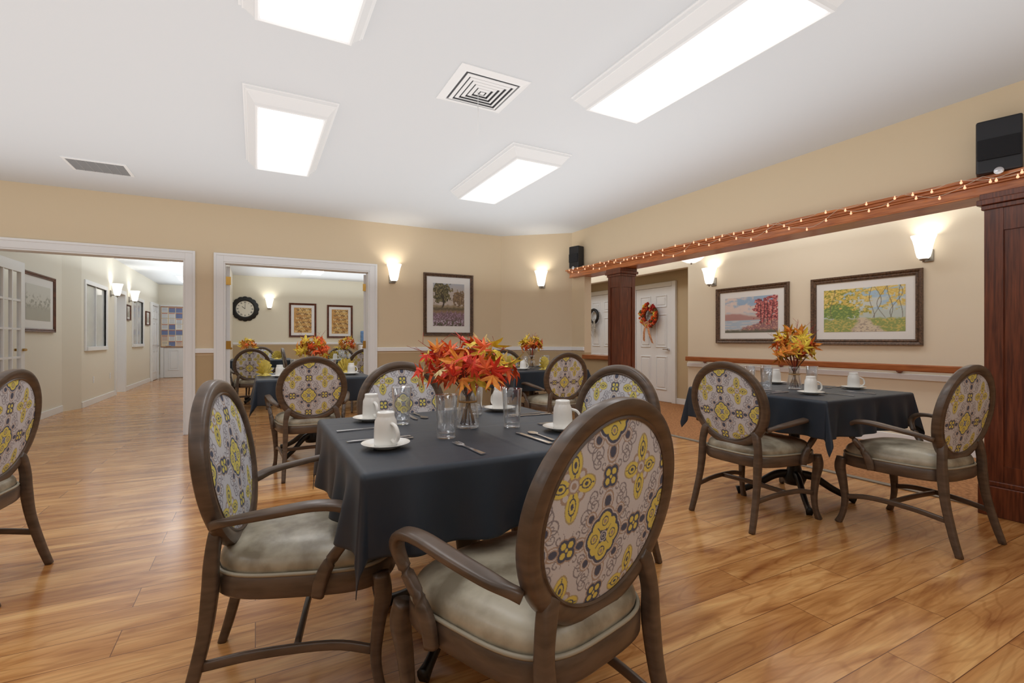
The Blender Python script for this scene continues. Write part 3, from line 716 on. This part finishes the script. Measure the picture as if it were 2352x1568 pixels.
# ------------------------------------------------------------------ dining chair
def fabric_rgb(u,v):
    u=u/1.12; v=v/1.12
    W,Hh=.215,.25
    def cell(ou,ov): return ((u-ou+W/2)%W)-W/2,((v-ov+Hh/2)%Hh)-Hh/2
    BG=(214,213,218)
    C=np.empty((len(u),3)); C[:]=BG
    NV=(86,92,114);YE=(228,213,112);TA=(178,158,144);GR=(146,142,150)
    def put(m,c): C[m]=c
    hyp=np.hypot
    for ou,ov in ((0,0),(W/2,Hh/2)):
        a,b=cell(ou,ov)
        for (cx,cy,sg,R) in ((.064,.052,1,.022),(.044,.092,-1,.018),(.084,.026,1,.014)):
            x=(np.abs(a)-cx);y=(np.abs(b)-cy)*sg; r=hyp(x,y); ph=np.arctan2(y,x)
            sp=((r/.012-ph/(2*pi))%1); put((sp<.26)&(r<R),GR)
    a,b=cell(0,0); A=np.abs(a);B=np.abs(b)
    for cx,cy,sx,sy in ((0,.074,.019,.024),(.072,0,.021,.016),(.046,.046,.016,.016)):
        q=((A-cx)/sx)**2+((B-cy)/sy)**2; put(q<1,TA); put((q<.66)&(q>.40),BG); put(q<.26,NV)
    d=np.minimum(np.minimum(hyp(A-.029,b),hyp(a,B-.032))-.018,hyp(A-.022,B-.022)-.013)
    put(d<.014,TA); put((d<.0102)&(d>.0080),BG); put(d<.0075,NV); put(d<.0015,YE)
    r=hyp(a,b)
    d1=np.minimum(hyp(A-.029,b),hyp(a,B-.032)); put((d1<.0105)&(d1>.0082),NV); put((d1<.0045),TA)
    put(((np.abs(A-B)<.0016)&(r<.030)&(r>.012)),NV); put((r<.0115),BG); put((r<.009)&(r>.006),NV); put(r<.0040,NV)
    a,b=cell(W/2,Hh/2); A=np.abs(a);B=np.abs(b); r=hyp(a,b)
    e_=np.minimum(((A-.034)/.024)**2+(b/.017)**2,(a/.017)**2+((B-.040)/.030)**2)
    e2=hyp(A-.020,B-.020)-.010
    put((e_<1.3),(182,168,132)); put(e2<.0025,TA); put(e2<-.003,BG); put(e_<1,YE); put((e_<.36)&(e_>.22),NV); put(e_<.05,NV)
    put(((A<.0012)|(B<.0012))&(e_<.9)&(e_>.36),NV)
    put(r<.015,TA); put(r<.0115,BG); put(r<.0065,TA)
    for o in ((W/2,0),(0,Hh/2)):
        a,b=cell(*o); A=np.abs(a);B=np.abs(b)
        d=hyp(A-.0095,B-.0095)-.010; put((d<.006),TA);put((d<.003)|((A<.009)&(B<.009)),NV); put(d<-.003,YE); put(hyp(a,b)<.004,YE)
    return s2l(C)
RC=(-0.24,0.715); RA,RB=0.243,0.238
def by(z,n=0.0): return RC[0]-(z-RC[1])*0.16+n
def seat_outline(e_,ang,grow=0.0):
    c,s=math.cos(ang),math.sin(ang)
    x=math.copysign(abs(c)**0.55,c);y=math.copysign(abs(s)**0.55,s)
    y2=y*(0.255+grow)*e_+0.015
    w=0.252+0.035*(y*e_)
    return x*(w+grow)*e_, y2+ (0.02*(1-x*x) if y>0 else 0)*e_
def make_chair():
    e=thing('dining_chair','oval-back wooden armchair with medallion fabric and mottled vinyl seat','chair',(0,0,0),0,'oval back dining armchairs')
    V=[];F=[];n=64;rings=[(0.0,.506),(0.15,.5058),(0.3,.505),(0.45,.503),(0.6,.500),(0.72,.496),(0.82,.490),(0.90,.481),(0.96,.468),(0.99,.454),(1.0,.440),(0.985,.424)]
    V.append((0,0.02,.506))
    for s_,z in rings[1:]:
        for k in range(n):
            x,y=seat_outline(s_,2*pi*k/n); wr=.0015*math.sin(14*x+9*y*s_)*math.sin(17*y) if s_<.95 else 0
            V.append((x,y,z+wr))
    for k in range(n): F.append((0,1+k,1+(k+1)%n))
    for i in range(len(rings)-2):
        for k in range(n):
            k2=(k+1)%n; F.append((1+i*n+k,1+(i+1)*n+k,1+(i+1)*n+k2,1+i*n+k2))
    mk('seat',V,F,m_leather,smooth=True,parent=e)
    P=[(*seat_outline(1.0,2*pi*k/n,0.004),0.426) for k in range(n)]
    v,f=sweepvf(P,(0.006,0.006),ref=(0,0,1),n=6,closed=True,pw=1); mk('seat_piping',v,f,m_pipe,smooth=True,parent=e)
    V=[];F=[]
    for g,z in ((-0.02,.355),(0.004,.357),(0.010,.365),(0.010,.412),(0.004,.422),(-0.03,.423)):
        for k in range(n): x,y=seat_outline(1.0,2*pi*k/n,g); V.append((x,y,z))
    for i in range(5):
        for k in range(n):
            k2=(k+1)%n; F.append((i*n+k,i*n+k2,(i+1)*n+k2,(i+1)*n+k))
    F.append(tuple(range(n))[::-1]); F.append(tuple(5*n+k for k in range(n)))
    o=mk('seat_frame',V,F,m_cwood,smooth=True,parent=e); o.modifiers.new('es','EDGE_SPLIT').split_angle=math.radians(40)
    n=72; V=[];F=[]
    prof=[(-.023,-.010),(-.023,-.016),(-.018,-.020),(-.014,-.016),(-.011,-.018),(.000,-.023),(.014,-.023),(.024,-.018),(.027,-.011),(.027,.011),(.024,.018),(.014,.023),(.000,.023),(-.011,.018),(-.014,.016),(-.018,.020),(-.023,.016),(-.023,.010)]
    for i in range(n):
        a=2*pi*i/n
        for r,nn in prof:
            x=(RA+r)*math.cos(a); z=RC[1]+(RB+r)*math.sin(a)
            V.append((x,by(z,nn),z))
    q=len(prof)
    for i in range(n):
        for j in range(q): F.append((i*q+j,i*q+(j+1)%q,((i+1)%n)*q+(j+1)%q,((i+1)%n)*q+j))
    o=mk('backrest_frame',V,F,m_cwood,smooth=True,parent=e); o.modifiers.new('es','EDGE_SPLIT').split_angle=math.radians(38)
    g=220; lin_=np.linspace(-1,1,g); U,W=np.meshgrid(lin_,lin_,indexing='ij'); U=U.ravel();W=W.ravel()
    dx=U*np.sqrt(1-W*W/2); dz=W*np.sqrt(1-U*U/2); rr=dx*dx+dz*dz
    x=dx*(RA-.019); z=RC[1]+dz*(RB-.019); bul=.010+.014*np.sqrt(np.clip(1-rr,0,1))
    yb=RC[0]-(z-RC[1])*.16
    Vf=np.concatenate([np.stack([x,yb+bul,z],1),np.stack([x,yb-bul,z],1)])
    Fq=grid_faces(g,g,0,False)+grid_faces(g,g,g*g,True)
    o=mk('backrest_panel',Vf.tolist(),Fq,m_fab,smooth=True,parent=e)
    cl=fabric_rgb(x+.0,z-RC[1]-.01); c2=fabric_rgb(x+.03,z-RC[1]+.05); setcol(o,np.concatenate([cl,c2]))
    for s in (-1,1):
        sweep('leg',[(s*.218,-.315,0),(s*.212,-.285,.10),(s*.203,-.250,.25),(s*.198,-.235,.38),(s*.198,-.232,.46),(s*.182,-.226,.535),(s*.165,-.222,.56)],
              [(.015,.015),(.016,.017),(.017,.019),(.020,.022),(.018,.020),(.023,.018),(.019,.015)],m_cwood,parent=e,n=16,pw=.5)
    for s in (-1,1):
        sweep('leg',[(s*.262,.262,0),(s*.255,.240,.06),(s*.252,.228,.15),(s*.258,.238,.26),(s*.264,.250,.34),(s*.258,.243,.40)],
              [(.018,.018),(.015,.015),(.017,.017),(.021,.021),(.026,.026),(.025,.025)],m_cwood,parent=e,n=16,pw=.6)
    for s in (-1,1):
        sweep('armrest',[(s*.243,-.215,.585),(s*.275,-.16,.605),(s*.300,-.05,.625),(s*.315,.06,.640),(s*.322,.135,.632),(s*.320,.168,.595),(s*.308,.150,.54),(s*.294,.105,.475),(s*.286,.075,.415),(s*.283,.065,.365)],
              [(.014,.018),(.012,.022),(.012,.023),(.012,.023),(.013,.021),(.014,.019),(.014,.016),(.016,.015),(.020,.014),(.018,.013)],m_cwood,parent=e,ref=(s*0.2,0.6,1),n=16,pw=.6)
    for s in (-1,1):
        sweep('stretcher',[(s*.252,.225,.165),(s*.236,.10,.190),(s*.222,-.10,.190),(s*.208,-.262,.170)],(.009,.014),m_cwood,parent=e,n=12,pw=.5)
    sweep('stretcher',[(-.226,0.0,.19),(0,0.0,.195),(.226,0.0,.19)],(.014,.009),m_cwood,parent=e,ref=(0,0,1),n=12,pw=.5)
    return e
R=math.radians
C0=make_chair(); C0.location=(0.667,1.133,0); C0.rotation_euler=(0,0,R(14))
for x,y,a in ((0.155,1.80,-102),(0.80,2.68,182),(1.43,1.95,101),(2.83,2.03,-90),(3.40,1.41,-4),(-1.24,3.02,84),(0.41,4.475,0),(2.92,4.53,0),(3.15,5.95,175),
              (1.52,8.0,0),(0.68,8.95,-90),(1.5,9.8,180),(-0.05,9.0,0),(2.35,8.9,90),(0.1,10.95,180)):
    dup(C0,(x,y,0),R(a))

# ------------------------------------------------------------------ tables and cloth
def make_table():
    e=thing('dining_table','square pedestal dining table with black cast base','table',(0,0,0),0,'square dining tables')
    boxes('table_top',[((-.48,-.48,.725),(.48,.48,.757))],m_railw,parent=e,bevel=.006)
    lathe('pedestal',[(0,.10),(.06,.10),(.075,.14),(.05,.19),(.035,.25),(.045,.33),(.035,.42),(.032,.60),(.05,.66),(.09,.70),(.16,.715),(.16,.726),(0,.726)],m_black,parent=e)
    for k in range(4):
        a=k*pi/2+pi/4; c,s=math.cos(a),math.sin(a)
        sweep('leg',[(c*.03,s*.03,.17),(c*.12,s*.12,.155),(c*.23,s*.23,.085),(c*.32,s*.32,.04),(c*.37,s*.37,.022)],[(.03,.022),(.027,.02),(.023,.017),(.022,.015),(.03,.021)],m_black,parent=e,ref=(0,0,1))
    return e
def cloth_mesh(seed):
    rs=np.random.RandomState(seed); h=.485; s=.485+.225; N=170
    l=np.linspace(-s,s,N); X,Y=np.meshgrid(l,l,indexing='ij'); X=X.ravel();Y=Y.ravel()
    dx=np.maximum(np.abs(X)-h,0); dy=np.maximum(np.abs(Y)-h,0); e_=np.hypot(dx,dy); ee=np.maximum(e_,1e-9)
    ux=dx/ee*np.sign(X); uy=dy/ee*np.sign(Y)
    r=.014; a=np.minimum(e_/r,pi/2); out=r*np.sin(a); rest=np.maximum(0,e_-r*pi/2); z=-(r*(1-np.cos(a)))-rest
    phi=np.arctan2(dy,dx); corner=(dx>0)&(dy>0)
    al=np.where(dx>=dy,Y,X); dc=np.maximum(h-np.abs(al),0)
    p=rs.rand(8)*6
    side=.06+.13*np.sin(al*16+p[0]+np.sign(X)*1.3)*np.sin(al*6+p[1])+.07*np.sin(al*31+p[2])
    k=np.clip(dc/.12,0,1); k=k*k*(3-2*k)
    side=side*k+.05*(1-k)
    sn=np.sin(2*phi)
    cor=.05+.20*sn**4+.16*np.sin(4*phi+p[3])*sn**2
    fl=np.where(corner,cor,side)
    px=np.clip(X,-h,h)+ux*(out+fl*rest); py=np.clip(Y,-h,h)+uy*(out+fl*rest)
    z=z*np.where(corner,1.0-.05*np.abs(fl),1.0)
    cre=np.exp(-(np.abs(X-.02)/.006)**2)+np.exp(-(np.abs(Y+.01)/.006)**2)+.7*np.exp(-(np.abs(X-.34)/.006)**2)+.7*np.exp(-(np.abs(Y-.33)/.006)**2)+.7*np.exp(-(np.abs(X+.32)/.006)**2)
    top=(e_<=0); z=z+np.where(top,.002*np.minimum(cre,1),0)
    V=np.stack([px,py,z+.7622],1)
    return V.tolist(),grid_faces(N,N,0,False)
T0=make_table(); tabs=[(0.74,1.78),(3.36,2.09),(0.50,5.2),(3.0,5.15),(1.42,8.95),(0.10,9.95)]
T0.location=(*tabs[0],0)
for p in tabs[1:]: dup(T0,(p[0],p[1],0))
for i,p in enumerate(tabs):
    v,f=cloth_mesh(i+1); o=mk('tablecloth',v,f,m_cloth,smooth=True); o.location=(p[0],p[1],0)
    md=o.modifiers.new('thickness','SOLIDIFY'); md.thickness=.002; md.offset=1
    tag(o,'dark navy square tablecloth draped over dining table','tablecloth','navy tablecloths')

# ------------------------------------------------------------------ tableware
TZ=.7665
def make_mug():
    e=thing('coffee_mug','white ceramic mug turned upside down on a saucer','mug',(0,0,0),0,'upturned white mugs')
    lathe('mug_body',[(.032,0.0),(.0365,0.0),(.0375,.010),(.0365,.052),(.0345,.078),(.0290,.090),(.0275,.096),(.0280,.104),(.026,.107),(.024,.103),(.0,.101)],m_white,n=32,parent=e)
    sweep('handle',[(.034,0,.022),(.052,0,.016),(.066,0,.028),(.066,0,.048),(.054,0,.066),(.033,0,.073)],(.007,.005),m_white,parent=e,ref=(0,1,0),n=8,pw=1)
    return e
def make_saucer():
    o=lathe('saucer',[(0,.0),(.040,.0),(.042,.003),(.060,.008),(.076,.015),(.077,.017),(.074,.017),(.058,.011),(.042,.007),(0,.007)],m_white,n=40)
    return tag(o,'round white ceramic saucer on the navy tablecloth','saucer','white saucers')
def make_glass():
    o=lathe('drinking_glass',[(0,.0),(.031,.0),(.033,.003),(.0345,.06),(.040,.150),(.0405,.152),(.0385,.152),(.0325,.06),(.030,.018),(0,.016)],m_glass,n=32)
    return tag(o,'clear straight-sided drinking glass standing empty on tablecloth','glass','drinking glasses')
def extr(name,out,zt,label,zb=0.0):
    n=len(out); V=[(x,y,zb) for x,y in out]+[(x,y,zt) for x,y in out]
    F=[tuple(range(n))[::-1],tuple(range(n,2*n))]+[(i,(i+1)%n,n+(i+1)%n,n+i) for i in range(n)]
    return tag(mk(name,V,F,m_steel),label,name,'cutlery')
def make_fork():
    out=[(-.009,-.10),(.009,-.10),(.007,-.05),(.0035,0),(.004,.035),(.012,.05),(.0125,.098),(.0095,.10),(.0085,.062),(.0055,.062),(.0045,.10),(.002,.10),(.0012,.062),(-.0012,.062),(-.002,.10),(-.0045,.10),(-.0055,.062),(-.0085,.062),(-.0095,.10),(-.0125,.098),(-.012,.05),(-.004,.035),(-.0035,0),(-.007,-.05)]
    return extr('fork',out,.003,'stainless steel fork lying on the tablecloth')
def make_knife():
    out=[(-.009,-.11),(.009,-.11),(.007,-.02),(.005,0),(.010,.02),(.010,.085),(.002,.11),(-.006,.105),(-.006,0),(-.007,-.02)]
    return extr('knife',out,.003,'stainless steel table knife lying on the tablecloth')
def make_spoon():
    out=[(-.007,-.09),(.007,-.09),(.003,-.01),(.003,.03)]
    for k in range(-5,6):
        a=-pi/2+ (k+6)/12*2*pi - 0.0
        out.append((.017*math.cos(a)*1.0,.058+.028*math.sin(a)))
    out+= [(-.003,.03),(-.003,-.01)]
    return extr('spoon',out,.003,'stainless steel teaspoon lying on the tablecloth')
m0=make_mug();s0=make_saucer();g0=make_glass();f0=make_fork();k0=make_knife();sp0=make_spoon()
used={}
def put(src,x,y,z,a=0.0,label=None):
    if src.name not in used: used[src.name]=1; o=src; o.location=(x,y,z); o.rotation_euler=(0,0,R(a))
    else: o=dup(src,(x,y,z),R(a))
    if label: o['label']=label
    return o
def mugset(x,y,a): put(s0,x,y,TZ); put(m0,x,y,TZ+.0072,a)
for x,y,a in ((.37,1.565,-70),(.44,2.12,-80),(1.06,2.13,100),(1.04,1.55,-35)): mugset(x,y,a)
for x,y in ((.53,1.97),(.595,1.62),(.90,1.70),(.90,2.07)): put(g0,x,y,TZ)
put(f0,.60,1.43,TZ,4); put(k0,.86,1.47,TZ,3); put(sp0,.905,1.49,TZ,-2)
put(k0,.38,1.70,TZ,90); put(sp0,.40,1.665,TZ,92); put(f0,.37,1.92,TZ,-88)
put(f0,.92,2.19,TZ,180); put(k0,.62,2.15,TZ,178); put(sp0,.66,2.14,TZ,182)
put(f0,1.12,1.70,TZ,92); put(k0,1.11,1.92,TZ,88); put(sp0,1.10,1.96,TZ,91)
for x,y,a in ((3.13,1.84,-30),(3.74,1.90,-40),(3.65,2.42,80)): mugset(x,y,a)
for x,y in ((3.46,2.37),(3.28,2.38),(3.62,2.12),(3.14,2.15)): put(g0,x,y,TZ)
for x,y,a,s in ((3.25,1.75,2,f0),(3.48,1.75,0,k0),(3.53,1.76,-3,sp0),(3.02,1.98,-90,k0),(3.03,2.03,-92,sp0),(3.02,2.25,-90,f0),(3.72,2.02,90,f0),(3.70,2.28,90,k0)): put(s,x,y,TZ,a)
for x,y,a in ((.20,5.00,-20),(.85,5.05,20),(2.75,4.92,0),(3.2,4.95,-20),(3.3,5.4,40),(-.1,9.7,0),(1.2,8.7,0),(1.7,9.1,0)): mugset(x,y,a)
for x,y in ((.35,5.35),(.66,5.0),(2.85,5.05),(3.15,5.1),(3.25,5.2),(1.3,8.8),(1.6,8.8)): put(g0,x,y,TZ)
for x,y,a,s in ((.25,5.12,90,k0),(.25,5.3,90,f0),(2.9,4.8,0,f0),(3.08,4.8,0,k0)): put(s,x,y,TZ,a)
def make_napkin():
    V=[(0,0,.0)];F=[];n=18
    for i in range(n+1):
        a=R(200)*(i/n)-R(10); r=.12 if i%2 else .105
        V.append((math.cos(a)*r*.9,(.02 if i%2 else -.02),.02+math.sin(a)*r+.02))
        V.append((math.cos(a)*.02,(.006 if i%2 else -.006),.012+abs(math.sin(a))*.01))
    for i in range(n):
        b=1+2*i; F.append((b,b+1,b+3,b+2))
        F.append((0,b+1,b+3))
    b=len(V); V+=[(-.05,-.05,0),(.05,-.05,0),(.06,.05,0),(-.06,.05,0),(0,0,.03)]; F+=[(b,b+1,b+4),(b+1,b+2,b+4),(b+2,b+3,b+4),(b+3,b,b+4)]
    o=mk('folded_napkin',V,F,m_yellow)
    return tag(o,'yellow cloth napkin folded into an upright fan','napkin','folded yellow napkins')
n0=make_napkin()
for x,y,a in ((.08,5.28,50),(.84,5.32,-20),(2.8,5.35,10),(3.0,4.85,30),(.1,9.65,20),(.35,9.8,-30),(1.25,9.1,0),(1.75,8.8,10)): put(n0,x,y,TZ,a)

# ------------------------------------------------------------------ bouquets
LOB=[(90,1.0),(80,.68),(72,.56),(62,.28),(50,.60),(42,.92),(32,.54),(18,.28),(4,.52),(-8,.72),(-24,.34),(-60,.20),(-90,.14),(-120,.20),(-156,.34),(-172,.72),(176,.52),(162,.28),(148,.54),(138,.92),(130,.60),(118,.28),(108,.56),(100,.68)]
def bouquet(label,seed,pal,spread=(.20,.16),n=110,loc=(0,0,0),size=(.045,.075),twigs=14,upright=0.0,zc=.25):
    rs=random.Random(seed)
    e=thing('flower_arrangement',label,'flower arrangement',loc)
    lathe('glass_vase',[(0,0),(.040,0),(.045,.006),(.046,.03),(.040,.075),(.033,.105),(.034,.135),(.041,.160),(.039,.160),(.031,.135),(.030,.105),(.037,.075),(.042,.03),(.040,.012),(0,.010)],m_glass,n=32,parent=e)
    v,f=sweepvf([(.0345*math.cos(2*pi*k/24),.0345*math.sin(2*pi*k/24),.103) for k in range(24)],(.004,.0025),ref=(0,0,1),n=6,closed=True); mk('twine_band',v,f,m_twine,smooth=True,parent=e)
    V=[];F=[]
    for k in range(12):
        a=rs.random()*2*pi; b=rs.random()*2*pi; q=rs.uniform(.02,.11)
        v,f=sweepvf([(.03*math.cos(a),.03*math.sin(a),.014),(.008*math.cos(b),.008*math.sin(b),.12),(q*math.cos(b),q*math.sin(b),.24)],(.0018,.0018),n=5,sub=3,base=len(V)); V+=v;F+=f
    mk('stems',V,F,m_stem,smooth=True,parent=e)
    V=[];F=[];MI=[]
    for k in range(n):
        th=rs.random()*2*pi; el=math.asin(rs.uniform(-.45,1)); rad=rs.uniform(.30,1.0)**.6
        d_=Vector((math.cos(th)*math.cos(el),math.sin(th)*math.cos(el),math.sin(el)))
        c=Vector((d_.x*spread[0]*rad,d_.y*spread[0]*rad,zc+d_.z*spread[1]*rad))
        if c.z<.12: c.z=.12+rs.random()*.04
        nrm_=(d_+Vector((rs.gauss(0,.6),rs.gauss(0,.6),rs.gauss(0,.6)+.15))).normalized()
        up=(d_*1.0+Vector((rs.gauss(0,.5),rs.gauss(0,.5),rs.gauss(0,.5)+upright))); up=(up-up.dot(nrm_)*nrm_)
        if up.length<1e-3: up=nrm_.orthogonal()
        up.normalize(); sd=up.cross(nrm_); s=rs.uniform(*size)
        b=len(V); V.append(tuple(c+nrm_*s*.10))
        curl=rs.uniform(-.5,.25); cup=rs.uniform(-.3,.3)
        for ang,r in LOB:
            x=math.cos(R(ang))*r*s*.96; y=math.sin(R(ang))*r*s
            V.append(tuple(c+sd*x+up*(y)+nrm_*((curl*(r*r)+cup*abs(math.cos(R(ang)))*r)*s+rs.uniform(-.05,.05)*s)))
        m=len(LOB); t=rs.random(); side=(d_.x*.88-d_.y*.47); w=pal(t,d_.z,side)
        for i in range(m): F.append((b,b+1+i,b+1+(i+1)%m)); MI.append(w)
    mk('autumn_leaves',V,F,m_leaf,midx=MI,parent=e)
    V=[];F=[]
    for k in range(twigs):
        th=rs.random()*2*pi; el=rs.uniform(.3,1.3); l=rs.uniform(1.15,1.6)
        d_=Vector((math.cos(th)*math.cos(el),math.sin(th)*math.cos(el),math.sin(el)))
        tip=Vector((d_.x*spread[0]*l,d_.y*spread[0]*l,zc+d_.z*spread[1]*l)); mid=Vector((tip.x*.4+rs.gauss(0,.015),tip.y*.4,zc*.5+tip.z*.45))
        v,f=sweepvf([(0,0,.12),tuple(mid),tuple(tip)],[(.002,.002),(.0014,.0014),(.0007,.0007)],n=4,sub=4,base=len(V)); V+=v;F+=f
        for j in range(3):
            st=mid.lerp(tip,.3+.25*j); en=st+Vector((rs.gauss(0,.03),rs.gauss(0,.03),rs.uniform(.01,.05)))
            v,f=sweepvf([tuple(st),tuple(en)],(.0008,.0008),n=4,sub=1,base=len(V)); V+=v;F+=f
    if twigs: mk('twigs',V,F,m_twig,smooth=True,parent=e)
    return e
def pal_red(t,z,s):
    if s>.40 and z>.1: return 3 if t<.50 else (2 if t<.70 else (4 if t<.78 else 1))
    return 0 if t<.38 else (1 if t<.82 else (2 if t<.91 else (4 if t<.97 else 3)))
def pal_yel(t,z,s):
    if z<.35: return 2 if t<.5 else (1 if t<.7 else 3)
    return 3 if t<.7 else (4 if t<.8 else 2)
def pal_mix(t,z,s):
    if s<0: return 3 if t<.5 else 2
    return 1 if t<.4 else (2 if t<.7 else 3)
bouquet('red and orange autumn maple leaves in a clear glass vase',3,pal_red,(.195,.12),130,(.74,1.77,TZ),(.045,.084),9,zc=.225)
bouquet('yellow and orange autumn leaves in a clear glass vase',5,pal_yel,(.125,.165),90,(3.36,2.09,TZ),(.05,.09),9,.9,zc=.275)
bouquet('orange and yellow autumn leaves in a glass vase',8,pal_mix,(.16,.12),75,(.50,5.2,TZ),(.05,.085),6,.3,zc=.25)
bouquet('orange and gold autumn leaves in a small vase',9,pal_yel,(.13,.13),65,(3.0,5.15,TZ),(.05,.09),6,.8,zc=.27)
bouquet('mixed red and yellow autumn leaves in a vase',11,pal_mix,(.17,.13),55,(1.42,8.95,TZ),(.055,.09),0,.3,zc=.25)
bouquet('yellow autumn leaves in a vase',12,pal_yel,(.15,.12),40,(-.12,9.95,TZ),(.055,.09),0,.3,zc=.25)

# ------------------------------------------------------------------ camera, world, view
cam=bpy.data.cameras.new('camera'); cam.lens=17.04; cam.sensor_width=36; cam.shift_y=-0.0013; cam.clip_start=0.02
co=bpy.data.objects.new('camera',cam); co.location=(0,0,1.11); co.rotation_euler=(pi/2,0,R(-27.9)); COL.objects.link(co); sc.camera=co
w=bpy.data.worlds.new('world'); sc.world=w; w.use_nodes=True
w.node_tree.nodes['Background'].inputs[0].default_value=(0.9,0.95,1,1); w.node_tree.nodes['Background'].inputs[1].default_value=0.3
sc.view_settings.view_transform='Standard'
